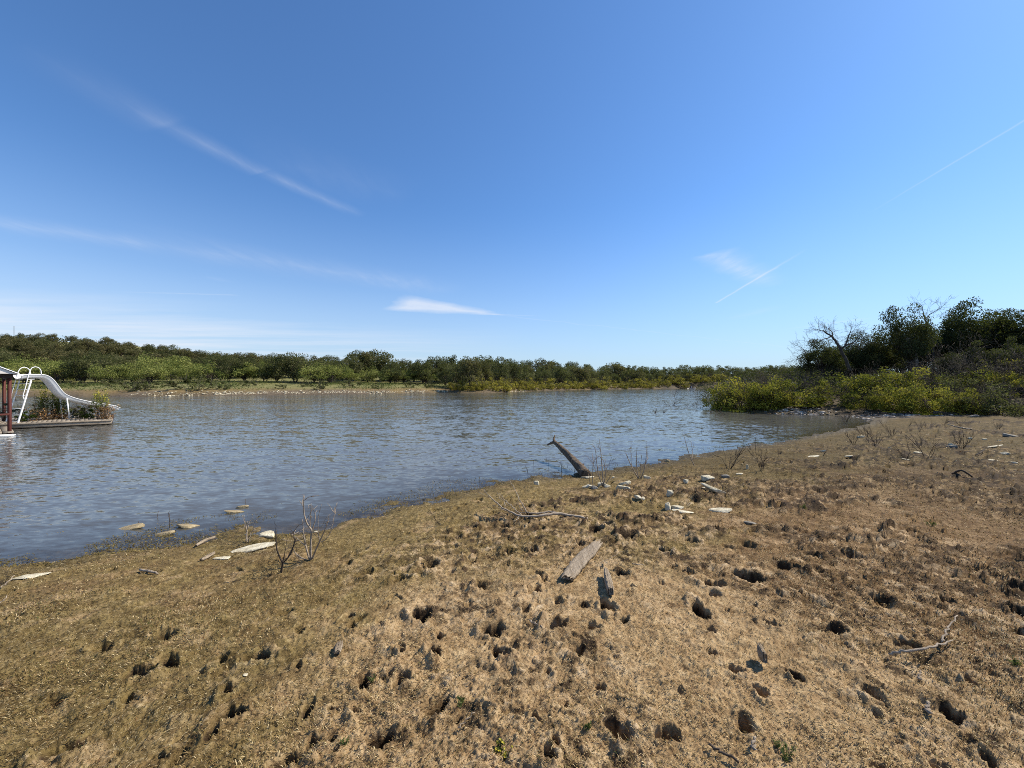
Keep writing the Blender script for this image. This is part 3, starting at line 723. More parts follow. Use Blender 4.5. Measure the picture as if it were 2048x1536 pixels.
def branchy(b, p, d, L_, r, g, depth, sides=4, spread=0.55, up=0.12, kids=(2, 4), taper=0.62, rmin=0.003, jig=0.10):
    """bare forking twig work"""
    q = p + d * L_
    n = 4 if depth > 0 else 3
    P = bend(p, q, g, n, jig)
    b.tube(P, np.linspace(r, max(r * taper, rmin), n), sides if r > 0.02 else 3, cap=depth == 0)
    if depth == 0: return
    for k in range(g.integers(*kids)):
        i = n - 1 if k == 0 else g.integers(1, n)
        nd = unit(d + g.normal(0, spread, 3) + np.array((0, 0, up)))
        branchy(b, P[i], nd, L_ * g.uniform(0.55, 0.88), max(r * taper * g.uniform(0.7, 1), rmin), g, depth - 1, sides, spread, up, kids, taper, rmin, jig)

def bush_meshes(seed, H=2.2, W=3.0, clumps=26, leaves=2600, leaf=0.10, stems=9, dry=0.0, low=0.0):
    g = np.random.default_rng(seed)
    tb, cb = MB(), MB(); per = leaves // clumps
    tips = []
    for s in range(stems):
        a = g.uniform(0, 2 * math.pi); rr = math.sqrt(g.uniform(0, 1)) * W / 2
        h = H * g.uniform(0.62, 1.0) * (1 - 0.35 * (rr / (W / 2)) ** 2)
        tip = np.array((rr * math.cos(a), rr * math.sin(a), h)); tips.append(tip)
        foot = np.array((tip[0] * 0.35, tip[1] * 0.35, -0.15))
        P = bend(foot, tip, g, 6, 0.08); tb.tube(P, np.linspace(0.028, 0.006, 6) * H / 2.2, 4)
        for k in range(5):
            j = g.integers(2, 6)
            branchy(tb, P[j], unit(g.normal(0, 1, 3) + np.array((0, 0, .6))), 0.22 * H, 0.008 * H / 2.2, g, 1, 3, 0.6, 0.2, (2, 4), 0.6, 0.004)
    for k in range(clumps):
        t = tips[k % stems]; f = g.uniform(0.35 - low, 1.0)
        c = t * np.array((0.5 + 0.5 * f, 0.5 + 0.5 * f, f)) + g.normal(0, 0.07, 3) * W
        m = int(per * g.uniform(0.5, 1.5))
        rad = g.uniform(0.055, 0.13) * W * np.array((1, 1, 0.75))
        pts = c + unit(g.normal(0, 1, (m, 3))) * (g.uniform(0.1, 1, (m, 1)) ** 0.5) * rad
        pts[:, 2] = np.maximum(pts[:, 2], 0.05)
        leaf_cards(cb, pts, leaf, g, g.uniform(0.0, 0.9) + g.normal(0, 0.18, m), 0.4)
    return tb, cb

class Kind:
    """one plant built in full; every further one is a copy of it and of its parts"""
    def __init__(self, name, parts):
        self.name, self.parts, self.first = name, parts, None
    def put(self, loc, rz, s, label, cat, group):
        if self.first is None:
            o = empty(self.name, (0, 0, 0))
            for pn, mb, mat in self.parts: mb.build(pn, mat, o, color=True)
            self.first = o
        else:
            o = copy_tree(self.first)
        o.location = loc; o.rotation_euler = (0, 0, rz); o.scale = s if hasattr(s, '__len__') else (s, s, s)
        tag(o, label, cat, group)
        return o

def kind_tree(name, leafm, barkm, **kw):
    tb, cb = tree_meshes(**kw)
    k = Kind(name, [('trunk', tb, M[barkm]), ('crown', cb, M[leafm])]); k.H = kw['H']; k.W = kw['W']
    k.top = float(np.percentile(np.concatenate(cb.v)[:, 2], 98.5))
    return k
def kind_bush(name, leafm, twigm, part='foliage', **kw):
    tb, cb = bush_meshes(**kw)
    k = Kind(name, [('stems', tb, M[twigm]), (part, cb, M[leafm])]); k.H = kw['H']; k.W = kw['W']
    k.top = float(np.percentile(np.concatenate(cb.v)[:, 2], 98.5))
    return k

ORD = ['first', 'second', 'third', 'fourth', 'fifth', 'sixth', 'seventh', 'eighth', 'ninth', 'tenth', 'eleventh', 'twelfth', 'thirteenth', 'fourteenth', 'fifteenth', 'sixteenth', 'seventeenth', 'eighteenth', 'nineteenth', 'twentieth']
PLACES = [(-70, 'by the boathouse roof'), (38, 'above the slide ladder'), (110, 'above the slide hump'), (215, 'above the slide lip'), (330, 'right of the slide lip'),
          (455, 'by the slim oaks'), (580, 'by the broad oak'), (700, 'over the white stones'), (830, 'at the white stones\' right end'),
          (930, 'by the first bushes'), (1030, 'over the lone white rocks'), (1120, 'above the log tip'),
          (1210, 'above the log butt'), (1300, 'above the twig shrubs'), (1383, 'by the small boat'), (1480, 'behind the right thicket'), (1600, 'behind the dead tree')]
class Labeller:
    def __init__(self): self.items = []
    def add(self, o, u, what, row): self.items.append((o, u, what, row))
    def run(self):
        by = {}
        for it in self.items:
            pl = min(PLACES, key=lambda p: abs(p[0] - it[1]))[1]
            by.setdefault((it[2], it[3], pl), []).append(it)
        for (what, row, pl), L_ in by.items():
            L_.sort(key=lambda i: i[1])
            for k, it in enumerate(L_):
                what = what.replace('yellow green bush', 'yellow bush').replace('pale green ', 'pale ').replace('dark green ', 'dark '); lab = f'{what} {row}, {pl}' if len(L_) == 1 else f'{what} {row}, {pl}, {ORD[min(k, 19)]} from left'
                it[0]['label'] = lab
LAB = Labeller()

gp = np.random.default_rng(23)
SKY_U = [-300, 0, 100, 200, 300, 350, 400, 450, 500, 560, 620, 700, 750, 850, 950, 1000, 1100, 1150, 1200, 1250, 1300, 1350, 1400, 1450, 1500, 1560, 1700, 1900]
SKY_V = [664, 666, 667, 672, 684, 694, 702, 706, 714, 716, 717, 723, 725, 723, 722, 717, 721, 723, 728, 728, 734, 732, 734, 732, 734, 732, 734, 734]

def shore_depth(u):
    d = np.linspace(45, 240, 1500); x = (u - CX) / F * d
    s = shore_sd(x, d); w = np.nonzero(s < 0)[0]
    return d[w[-1]] if len(w) else 60.0

SD_U = np.linspace(-340, 1700, 60); SD_D = np.array([shore_depth(u) if u < 1445 else 172.0 for u in SD_U])
def sdep(u): return float(np.interp(u, SD_U, SD_D))

# ---- far bank: light mesquites and dark oaks on the meadow, oaks up the hill, yellow bushes along the water
K_mesq = [kind_tree('mesquite_tree', 'leaf_mesquite', 'bark_far', seed=s, H=4.6, W=6.2, base=0.03, clumps=46, leaves=5000, leaf=0.23, flat=0.85, trunk=0.12, stems=3) for s in (101, 102, 103)]
K_oak = [kind_tree('oak_tree', 'leaf_oak', 'bark_far', seed=s, H=6.5, W=6.6, base=-0.04, clumps=52, leaves=6000, leaf=0.28, flat=0.92, trunk=0.17, stems=2) for s in (111, 112, 113)]
K_olive = [kind_tree('hill_oak_tree', 'leaf_olive', 'bark_far', seed=s, H=6.0, W=6.8, base=-0.02, clumps=48, leaves=5200, leaf=0.32, flat=0.9, trunk=0.16) for s in (121, 122, 123)]
K_yel = [kind_bush('yellow_bush', 'leaf_willow', 'twig_grey', seed=s, H=2.6, W=4.4, clumps=34, leaves=1900, leaf=0.20, stems=12, low=0.3) for s in (131, 132, 133)]
K_low = [kind_bush('meadow_shrub', 'leaf_oak', 'twig_grey', seed=s, H=1.5, W=2.2, clumps=18, leaves=700, leaf=0.15, stems=8, low=0.3) for s in (141, 142)]

def plant(K, u, d, h, what, row, cat, group, wide=1.0, top_v=None, sink=0.1):
    x = (u - CX) / F * d
    z = hgt(x, d)
    if top_v is not None:
        h = max(2.0, CAMZ + (CY - top_v) / F * d - z)
    s = h / K.top
    o = K.put((x, d, z - sink), gp.uniform(0, 6.28), (s * wide, s * wide, s), what, cat, group)
    LAB.add(o, u, what, row)
    return o

hero = [(-30, 5.2, 'o'), (165, 6.2, 'o'), (193, 5.6, 'o'), (458, 5.9, 'slim'), (489, 5.7, 'slim'), (555, 6.4, 'o'), (590, 6.9, 'o'), (640, 6.0, 'o'), (662, 5.2, 'o'), (790, 5.8, 'o'), (845, 6.4, 'o'), (885, 5.6, 'o')]
for u, h, k in hero:
    d = sdep(u) + 24
    plant(K_oak[int(u) % 3], u, d, h, 'slim dark green oak' if k == 'slim' else 'dark green oak', 'standing on the far meadow', 'tree', 'oaks on the far meadow', 0.62 if k == 'slim' else 1.0)
u = -70.0; i = 0
while u < 900:
    if min(abs(u - a) for a in (170, 190, 470, 560, 590)) > 16:
        d = sdep(u) + gp.uniform(20, 29)
        plant(K_mesq[i % 3], u, d, gp.uniform(3.4, 4.7), 'pale green mesquite', 'in the front meadow row', 'tree', 'mesquites on the far meadow', gp.uniform(0.95, 1.25))
    u += gp.uniform(28, 44); i += 1
u = -70.0
while u < 700:
    d = sdep(u) + gp.uniform(33, 44)
    k = K_mesq[i % 3] if gp.uniform() < 0.75 else K_oak[i % 3]
    if k in K_mesq: plant(k, u, d, gp.uniform(4.4, 5.6), 'pale green mesquite', 'in the second meadow row', 'tree', 'mesquites on the far meadow', gp.uniform(1.0, 1.3))
    else: plant(k, u, d, gp.uniform(4.8, 6.2), 'dark green oak', 'in the second meadow row', 'tree', 'oaks on the far meadow')
    u += gp.uniform(28, 42); i += 1
for r, (off, step, hh) in enumerate(((54, 31, (4.2, 6)), (76, 33, (4.5, 6.5)), (100, 34, (5.0, 7)))):
    u = -90.0 + 12 * r
    while u < 760 - 80 * (2 - r):
        d = sdep(u) + off + gp.uniform(-6, 6)
        last = r == 2
        tv = float(np.interp(u, SKY_U, SKY_V)) + gp.uniform(-2, 7) if last else None
        plant(K_olive[i % 3] if gp.uniform() < .72 else K_oak[i % 3], u, d, gp.uniform(*hh), 'olive brown oak', ('low on the far hill', 'halfway up the far hill', 'on the far hill crest')[r], 'tree', 'oaks covering the far hill', gp.uniform(0.75, 1.2), tv)
        u += gp.uniform(step * .75, step * 1.25); i += 1
for r, (off, step, hh) in enumerate(((13, 25, (4.6, 7.8)), (34, 28, (6.0, 8.5)), (70, 30, (7, 9)))):
    u = 690.0 + 10 * r if r else 890.0
    while u < 1700:
        d = sdep(u) + off + gp.uniform(-4, 5)
        tv = float(np.interp(u, SKY_U, SKY_V)) + gp.uniform(-2, 6) if r == 2 or (r == 1 and u > 1150) else None
        plant(K_oak[i % 3] if gp.uniform() < .8 else K_olive[i % 3], u, d, gp.uniform(*hh), 'dark oak', ('behind the far yellow bushes', 'deeper in the far wood', 'on the far skyline')[r], 'tree', 'oaks in the far wood', gp.uniform(0.7, 1.15), tv)
        u += gp.uniform(step * .75, step * 1.25) * 1.0; i += 1
u = 908.0
while u < 1450:
    d = sdep(u) + gp.uniform(1.0, 4.0)
    plant(K_yel[i % 3], u, d, gp.uniform(1.5, 2.4) * (1 + 0.35 * (u > 1150)), 'yellow green bush', 'on the far waterline', 'bush', 'yellow bushes on the far waterline', gp.uniform(0.9, 1.3))
    u += gp.uniform(13, 21); i += 1
u = 930.0
while u < 1450:
    d = sdep(u) + gp.uniform(7, 10)
    plant(K_yel[i % 3], u, d, gp.uniform(2.1, 3.0) * (1 + 0.3 * (u > 1150)), 'yellow green bush', 'behind the waterline row', 'bush', 'yellow bushes on the far waterline', gp.uniform(0.9, 1.3))
    u += gp.uniform(22, 34); i += 1
for u, off, h in ((272, 4, 1.3), (290, 5, 1.6), (383, 4, 2.2), (442, 4, 1.5), (560, 5, 0.9), (645, 4, 1.7), (232, 12, 1.4), (330, 10, 1.2), (500, 11, 1.3), (610, 10, 1.2), (700, 9, 1.6), (755, 6, 1.3), (820, 8, 1.4), (860, 7, 1.5), (100, 9, 1.3), (160, 11, 1.2)):
    plant(K_low[i % 2], u, sdep(u) + off, h, 'small dark shrub', 'near the meadow waterline', 'shrub', 'shrubs on the far meadow', 1.2); i += 1
LAB.run()

# meadow weeds and the woods' undergrowth behind: too many to count
def scatter_cards(n, seed, ulo, uhi, offlo, offhi, size, h, mat, name, label, cat, colr):
    g = np.random.default_rng(seed); b = MB()
    u = g.uniform(ulo, uhi, n); d = np.interp(u, SD_U, SD_D) + g.uniform(offlo, offhi, n)
    x = (u - CX) / F * d; z = base_height(x, d)
    k = fbm(x * 0.12, d * 0.12, 31, 3) + g.normal(0, 0.1, n) > 0.45
    x, d, z = x[k], d[k], z[k]
    P = np.stack([x, d, z + np.abs(g.normal(0.5, 0.3, len(x))) * h], 1)
    leaf_cards(b, P, size, g, colr + g.normal(0, 0.2, len(x)), 0.2)
    return tag(b.build(name, M[mat], color=True), label, cat, kind='stuff')
scatter_cards(40000, 5, -150, 960, 3.5, 26, 0.22, 0.45, 'weed', 'meadow_grass', 'low green weeds and grass covering the far meadow', 'grass', 0.45)
scatter_cards(70000, 6, -120, 1700, 30, 110, 0.7, 2.2, 'leaf_olive', 'distant_woods', 'dense low growth filling the far wooded hill', 'undergrowth', 0.35)

# ------------------------------------------------------------------ right bank
K_bush = [kind_bush('bank_bush', 'leaf_right', 'twig_dark', seed=s, H=2.2, W=4.4, clumps=64, leaves=6800, leaf=0.125, stems=26, low=0.45) for s in (201, 202, 203)]
K_bushd = [kind_bush('dark_bank_bush', 'leaf_oak', 'twig_dark', seed=s, H=2.2, W=4.0, clumps=44, leaves=5000, leaf=0.10, stems=24, low=0.35) for s in (211,)]
def kind_bare(name, seed, H, n, spread, mat, depth=4, part='branches'):
    g = np.random.default_rng(seed); b = MB()
    for k in range(n):
        a = g.uniform(0, 6.28); d0 = unit(np.array((math.cos(a) * spread, math.sin(a) * spread, 1.0)))
        branchy(b, np.array((0.12 * math.cos(a), 0.12 * math.sin(a), -0.1)), d0, H * 0.36, 0.013 * H, g, depth, 4, 0.5, 0.18, (2, 5), 0.62, 0.0045, 0.12)
    k = Kind(name, [(part, b, M[mat])]); k.top = float(np.concatenate(b.v)[:, 2].max()); return k
def undergrowth():
    g = np.random.default_rng(77); n = 52000
    x = g.uniform(17, 75, n); y = g.uniform(24, 62, n); rb = (x - 19.6) * 0.37 + (y - 20.4) * 0.93
    k = (rb > 3.2) & (x > 15 + 0.35 * (y - 22)) & (x < 1.9 * y); x, y = x[k], y[k]
    hh = 0.5 + 2.6 * fbm(x * .25, y * .25, 12, 3); z = base_height(x, y) + g.uniform(0, 1, len(x)) ** 0.8 * hh
    b = MB(); leaf_cards(b, np.stack([x, y, z], 1), 0.17, g, 0.4 + g.normal(0, .2, len(x)), .2)
    tag(b.build('undergrowth', M['leaf_dark'], color=True), 'dark tangled undergrowth on the floor of the right wood', 'undergrowth', kind='stuff')
undergrowth()
K_bare = [kind_bare('bare_brush', 221 + s, 2.6, 9, 0.75, 'twig_grey') for s in range(2)]
K_dark = [kind_tree('dark_oak_tree', 'leaf_dark', 'bark', seed=s, H=7.0, W=5.6, base=0.24, clumps=64, leaves=15000, leaf=0.17, flat=0.95, trunk=0.13, gap=0.0, sides=6) for s in (231, 232, 233)]

def rput(K, u, d, v_top, label, cat, group, wide=1.0, rz=None, sink=0.05):
    x = (u - CX) / F * d; z = max(hgt(x, d), -0.1)
    h = CAMZ + (CY - v_top) / F * d - z
    s = h / K.top
    return K.put((x, d, z - sink), gp.uniform(0, 6.28) if rz is None else rz, (s * wide, s * wide, s), label, cat, group)

GB = 'leafy bushes along the right bank'
rput(K_bush[0], 1448, 30.0, 777, 'pale yellow green bush at the lake end of the right thicket', 'bush', GB, 0.85)
rput(K_bush[1], 1492, 28.5, 763, 'yellow green bush second from the lake end of the right thicket', 'bush', GB, 1.0)
rput(K_bush[2], 1535, 27.5, 766, 'dull yellow bush between the lake-end bushes and the brightest bush', 'bush', GB, 1.0)
rput(K_bush[0], 1592, 26.8, 759, 'brightest yellow green bush hanging over the cove water', 'bush', GB, 1.0)
rput(K_bush[1], 1640, 27.2, 771, 'yellow green bush right beside the white stones of the cove', 'bush', GB, 0.8)
rput(K_bushd[0], 1560, 28.6, 775, 'dark twiggy bush inside the thicket beside the cove water', 'bush', GB, 1.2)
rput(K_bushd[0], 1628, 30.5, 748, 'dark green bush behind the brightest bush', 'bush', GB, 0.9)
rput(K_bush[2], 1725, 27.0, 745, 'yellow bush below the leaning dead tree', 'bush', GB, 1.0)
rput(K_bush[1], 1788, 26.5, 744, 'yellow bush below the tall pale oak trunk', 'bush', GB, 0.9)
rput(K_bush[0], 1722, 24.6, 782, 'low olive bush in front of the yellow bush on the stony bank', 'bush', GB, 0.9)
rput(K_bush[2], 1815, 22.6, 772, 'green bush left of the brightest low bush on the stony bank', 'bush', GB, 0.9)
rput(K_bush[0], 1880, 21.2, 774, 'bright yellow green low bush above the fallen log', 'bush', GB, 0.95)
rput(K_bush[1], 1935, 20.4, 782, 'yellow green low bush at the root end of the fallen log', 'bush', GB, 0.9)
rput(K_bush[2], 1958, 25.5, 742, 'yellow bush rising behind the low bushes above the fallen log', 'bush', GB, 0.9)
rput(K_bush[1], 2022, 27.0, 716, 'tall yellow bush high at the edge of the right wood', 'bush', GB, 0.75)
rput(K_bush[0], 1862, 26.5, 752, 'orange tinged bush under the bare brush of the right wood', 'bush', GB, 0.9)
rput(K_bushd[0], 1905, 24.4, 752, 'dark green bush between the yellow bushes of the stony bank', 'bush', GB, 1.1)
rput(K_bushd[0], 2010, 19.2, 778, 'dark green bush over the white rocks by the frame edge', 'bush', GB, 1.1)
rput(K_bushd[0], 2080, 19.4, 760, 'dark bush cut by the right frame edge', 'bush', GB, 1.2)
rput(K_bushd[0], 1680, 29.5, 765, 'dark bush at the foot of the leaning dead tree', 'bush', GB, 1.1)
GR_ = 'bare grey brush on the right bank'
for u, d, v, w, lab in ((1500, 31, 740, 1.2, 'bare reddish grey brush behind the lake-end bushes'), (1560, 32, 728, 1.2, 'bare grey brush with a few orange leaves behind the brightest bush'),
                        (1600, 31, 738, 1.1, 'bare grey brush just left of the leaning dead tree'), (1668, 28, 768, 1.0, 'dark bare brush between the bright bush and the white stones'),
                        (1640, 33, 715, 0.9, 'tall bare brush among the oak leaves left of the dead tree'), (1770, 29, 735, 1.1, 'bare brush below the dark hollow in the right wood'), (1880, 28, 705, 1.1, 'bare brush in front of the rounded tall oak'),
                        (1950, 27.5, 690, 1.1, 'tall bare brush left of the frame edge oak'), (2010, 26, 690, 1.1, 'tall bare brush in front of the frame edge oak'), (1845, 27, 725, 1.0, 'bare brush beside the tall pale oak trunk'),
                        (1925, 30, 655, 0.9, 'tallest bare brush in the right wood'), (2060, 25, 680, 1.1, 'bare brush cut by the right frame edge'), (1905, 24.5, 760, 0.9, 'low dark brush above the fallen log'), (1990, 24, 745, 0.9, 'low bare brush beneath the tall yellow bush'),
                        (1460, 29, 790, 0.8, 'low bare brush dipping into the lake at the thicket end')):
    rput(K_bare[int(u) % 2], u, d, v, lab, 'bare brush', GR_, w)
GD = 'dark trees of the right wood'
for j, (u, d, v, w, lab) in enumerate(((1642, 33, 683, 0.95, 'small dark oak left of the leaning dead tree'), (1716, 33.5, 668, 0.72, 'grey green oak right behind the leaning dead tree'), (1762, 35, 680, 1.05, 'dark oak over the black hollow of the right wood'),
                         (1815, 32, 617, 0.62, 'tall open oak with a pale trunk in the right wood'), (1845, 37, 652, 0.9, 'dark oak close behind the tall open oak'), (1880, 36, 662, 0.9, 'dark oak between the two tallest crowns of the right wood'),
                         (1942, 34, 606, 0.72, 'tallest rounded dark oak of the right wood'), (1990, 35, 626, 0.8, 'dark oak leaning out right of the tallest crown'), (2030, 33, 629, 0.8, 'dark oak at the right frame edge'),
                         (2085, 32, 622, 0.9, 'dark oak cut by the right frame edge'), (1684, 34.5, 694, 1.0, 'low dark oak behind the trunk of the leaning dead tree'), (1960, 29, 688, 0.9, 'low dark oak in front of the tallest crown'), (1742, 34.5, 674, 0.8, 'dark oak between the dead tree arm and the tall open oak'), (1905, 28.5, 708, 0.8, 'low dark oak at the left of the bare grey brush'), (2025, 28.5, 680, 0.8, 'low dark oak among bare brush by the frame edge'), (1730, 39, 704, 1.1, 'low dark oak behind the dead tree and the hollow'), (1800, 40, 668, 1.1, 'deep shaded oak behind the tall open oak'), (1900, 41, 650, 1.2, 'deep shaded oak behind the tallest crown'), (2000, 40, 650, 1.2, 'deep shaded oak behind the frame edge oaks'), (1672, 37, 695, 1.3, 'deep shaded oak behind the small dark oak'))):
    rput(K_dark[j % 3], u, d, v, lab, 'tree', GD, w)
# the leaning dead tree, drawn limb by limb in its own upright plane
def dead_tree(u0, d0, limbs, name, label, mat='bark', twigs=3, seed=1, yj=0.5):
    g = np.random.default_rng(seed); b = MB()
    x0 = (u0 - CX) / F * d0; z0 = hgt(x0, d0)
    root = empty(name, (x0, d0, z0)); tag(root, label, 'dead tree')
    tw = MB()
    for pts, r0, r1 in limbs:
        P = []
        for k, (u, v, dd) in enumerate(pts):
            d = d0 + dd; P.append(((u - CX) / F * d - x0, dd, CAMZ + (CY - v) / F * d - z0))
        P = np.array(P); n = len(P)
        t = np.linspace(0, n - 1, n * 3); Q = np.stack([np.interp(t, np.arange(n), P[:, c]) for c in range(3)], 1)
        Q[1:-1] += g.normal(0, 0.02, (len(Q) - 2, 3))
        b.tube(Q, np.linspace(r0, r1, len(Q)), 7)
        for k in range(twigs * n):
            j = g.integers(len(Q) // 3, len(Q)); dr = Q[min(j, len(Q) - 1)] - Q[max(j - 1, 0)]
            branchy(tw, Q[j], unit(dr / (np.linalg.norm(dr) + 1e-6) + g.normal(0, 0.75, 3) + np.array((0, 0, 0.25))), g.uniform(0.3, 0.75), max(r1 * 0.6, 0.008), g, 2, 3, 0.6, 0.1, (2, 4), 0.6, 0.005)
    b.build('trunk', M[mat], root, smooth=True); tw.build('twigs', M['twig_grey'], root)
    return root
dead_tree(1700, 31.0, [([(1700, 742, 0), (1692, 720, 0), (1682, 698, 0), (1670, 680, .2), (1662, 671, .3), (1648, 662, .5), (1634, 660, .7)], 0.14, 0.025),
                       ([(1682, 698, 0), (1694, 690, -.2), (1708, 684, -.4), (1722, 672, -.5)], 0.07, 0.015),
                       ([(1690, 692, -.1), (1696, 676, .1), (1701, 664, .2), (1704, 654, .3)], 0.06, 0.012),
                       ([(1664, 673, .3), (1652, 677, .0), (1638, 682, -.2), (1622, 684, -.4)], 0.05, 0.012),
                       ([(1668, 680, .2), (1664, 664, .5), (1656, 656, .6)], 0.05, 0.01)],
          'dead_tree', 'leaning dead grey tree with bare arms left of the right wood', seed=5, twigs=4)
dead_tree(1868, 33.0, [([(1868, 745, 0), (1866, 690, 0), (1858, 655, 0), (1850, 638, .2), (1846, 625, .2), (1844, 612, .2)], 0.09, 0.015), ([(1850, 638, .2), (1862, 628, 0), (1874, 620, -.1), (1884, 614, -.2)], 0.04, 0.008)],
          'dead_tree', 'bare topped dead tree between the two tallest oak crowns', seed=6, twigs=3)
dead_tree(1612, 33.5, [([(1622, 745, 0), (1616, 715, 0), (1608, 700, .2), (1600, 694, .2)], 0.07, 0.012), ([(1616, 715, 0), (1604, 716, 0), (1596, 718, .2), (1590, 722, .3)], 0.04, 0.008)],
          'dead_tree', 'small bare tree fanning out at the left edge of the right wood', seed=8, twigs=4)
# pale trunk standing free under the tall open oak
tb = MB(); x0, d0 = (1828 - CX) / F * 31.0, 31.0; z0 = hgt(x0, d0)
tb.tube(bend((0, 0, -.2), (0.02, 0, 4.0), np.random.default_rng(3), 8, 0.012), np.linspace(0.12, 0.07, 8), 8)
g0 = np.random.default_rng(4)
for k in range(9): branchy(tb, np.array((0, 0, g0.uniform(2.2, 4.0))), unit(g0.normal(0, 1, 3) + np.array((0, 0, .8))), 0.6, 0.02, g0, 2, 4, 0.5, 0.2, (2, 4), 0.6, 0.005)
o = tb.build('bare_tree', M['twig_pale'], smooth=True); o.location = (x0, d0, z0); tag(o, 'pale sunlit bare trunk standing under the tall open oak', 'dead tree')

# ------------------------------------------------------------------ dock, boathouse, water slide
EXD, EYD = np.array((0.74, 0.672)), np.array((-0.672, 0.74))
DO = np.array(wpx(21, 859.0))                              # front left corner of the dock
def dk(s, e, z): q = DO + EXD * s + EYD * e; return np.array((q[0], q[1], z))
DROT = np.array(((EXD[0], EYD[0], 0), (EXD[1], EYD[1], 0), (0, 0, 1.0)))
LEN, DEP, TOP = 3.02, 5.2, 0.27
dock = empty('dock', tuple(dk(0, 0, 0)), math.atan2(EXD[1], EXD[0]))
tag(dock, 'low grey weathered plank dock carrying the white water slide', 'dock')
b = MB(); x = -1.6; g = np.random.default_rng(2)
while x < LEN - .02:
    w = min(0.143, LEN - x); b.box((x + w / 2, DEP / 2 + 0.02, TOP - 0.02 + g.uniform(-.004, .004)), (w - 0.008, DEP - g.uniform(0.0, .05), 0.036)); x += w
dmesh = b.build('decking', M['dock'], dock)
for v_ in dmesh.data.vertices: v_.co.x -= 0.10 * v_.co.y
fb = MB(); fb.box((LEN / 2 - 0.8, -0.022, TOP - 0.055), (LEN + 1.6, 0.04, 0.075)); fb.build('edge_board', M['dock'], dock)
fb = MB(); fb.box((LEN / 2 - 0.8, 0.012, TOP - 0.165), (LEN + 1.6, 0.05, 0.13)); fb.build('fascia', M['dock'], dock)
fb = MB(); fb.box((LEN + 0.022, DEP / 2, TOP - 0.10), (0.04, DEP, 0.18)); sf = fb.build('fascia', M['dock'], dock)
for v_ in sf.data.vertices: v_.co.x -= 0.10 * v_.co.y
for sx in (-1.4, 0.3, LEN - 0.3):
    for sy in (0.4, 2.6, DEP - .3):
        fb = MB(); fb.tube([(sx, sy, -1.6), (sx, sy, TOP - 0.05)], 0.07, 8); fb.build('piling', M['dark_wood'], dock, True)
fb = MB(); fb.box((0.7, DEP / 2, 0.06), (LEN + 0.2, DEP - .3, 0.12)); fb.build('float', M['dark_wood'], dock)

# slide: its own frame, running out over the lake
FW = np.array((0.189, 0.982)); CW = np.array((-0.982, 0.189))
SO = np.array(((36 - CX) / F * 16.75, 16.75))
def sl_pt(u, v, off=0.0):
    k = (u - CX) / F; o2 = SO + CW * off
    t_ = (k * o2[1] - o2[0]) / (FW[0] - k * FW[1])
    d = o2[1] + t_ * FW[1]
    return np.array((t_, off, CAMZ + (CY - v) / F * d))
def cpx(x, y): return x * 260 / 2048, 700 + y * 195 / 1536
slide = empty('water_slide', (SO[0], SO[1], 0), math.atan2(FW[1], FW[0]))
tag(slide, 'white curved water slide with ladder standing on the weathered dock', 'slide')
WID = 0.50
prof = [(330, 400), (420, 384), (560, 382), (680, 384), (760, 402), (830, 450), (890, 520), (940, 590), (985, 650), (1030, 692), (1090, 722), (1180, 755), (1290, 785), (1400, 808), (1520, 832), (1640, 850), (1760, 866), (1850, 884), (1895, 912)]
K_ = np.array([sl_pt(*cpx(*p), 0.0) for p in prof])
t = np.linspace(0, len(K_) - 1, 70)
PX = np.interp(t, np.arange(len(K_)), K_[:, 0]); PZ = np.interp(t, np.arange(len(K_)), K_[:, 2])
for _ in range(3):
    PX[1:-1] = (PX[:-2] + 2 * PX[1:-1] + PX[2:]) / 4; PZ[1:-1] = (PZ[:-2] + 2 * PZ[1:-1] + PZ[2:]) / 4
tx, tz = np.gradient(PX), np.gradient(PZ); ln = np.hypot(tx, tz); tx, tz = tx / ln, tz / ln
# rounded channel with rolled rims, outer skin then inner skin
sec = [(-0.02, -0.02), (-0.03, 0.0), (0.0, 0.012), (0.03, -0.01), (0.05, -0.09), (0.10, -0.135), (0.25, -0.15), (0.40, -0.135), (0.45, -0.09), (0.47, -0.01), (0.50, 0.012), (0.53, 0.0), (0.52, -0.02),
       (0.50, -0.03), (0.485, -0.11), (0.42, -0.165), (0.25, -0.18), (0.08, -0.165), (0.015, -0.11), (0.0, -0.03)]
V = np.array([[(PX[i] - tz[i] * h, c, PZ[i] + tx[i] * h) for (c, h) in sec] for i in range(70)]).reshape(-1, 3)
ns = len(sec); i, k = np.meshgrid(np.arange(69), np.arange(ns), indexing='ij'); k2 = (k + 1) % ns
b = MB(); b.add(V, np.stack([i * ns + k, i * ns + k2, (i + 1) * ns + k2, (i + 1) * ns + k], -1).reshape(-1, 4)); b.build('chute', M['chute'], slide, True)
def railing(pts, off, r, name, sides=8):
    P = np.array([sl_pt(*cpx(*p), off) for p in pts]); n = len(P); t = np.linspace(0, n - 1, n * 6)
    Q = np.stack([np.interp(t, np.arange(n), P[:, c]) for c in range(3)], 1)
    for _ in range(4): Q[1:-1] = (Q[:-2] + 2 * Q[1:-1] + Q[2:]) / 4
    bb = MB(); bb.tube(Q, r, sides); return bb.build(name, M['white'], slide, True)
railing([(272, 1180), (350, 930), (420, 700), (490, 480)], -0.03, 0.034, 'stringer')
railing([(95, 1130), (172, 920), (210, 800), (250, 690), (275, 600), (305, 480)], 0.42, 0.022, 'stringer')
railing([(385, 790), (358, 740), (372, 680), (405, 570), (440, 430), (470, 330), (500, 280), (555, 263), (615, 280), (645, 320), (652, 385)], -0.02, 0.016, 'handrail')
railing([(178, 770), (180, 680), (225, 550), (285, 340), (320, 290), (375, 268), (435, 285), (470, 320), (485, 390)], 0.44, 0.016, 'handrail')
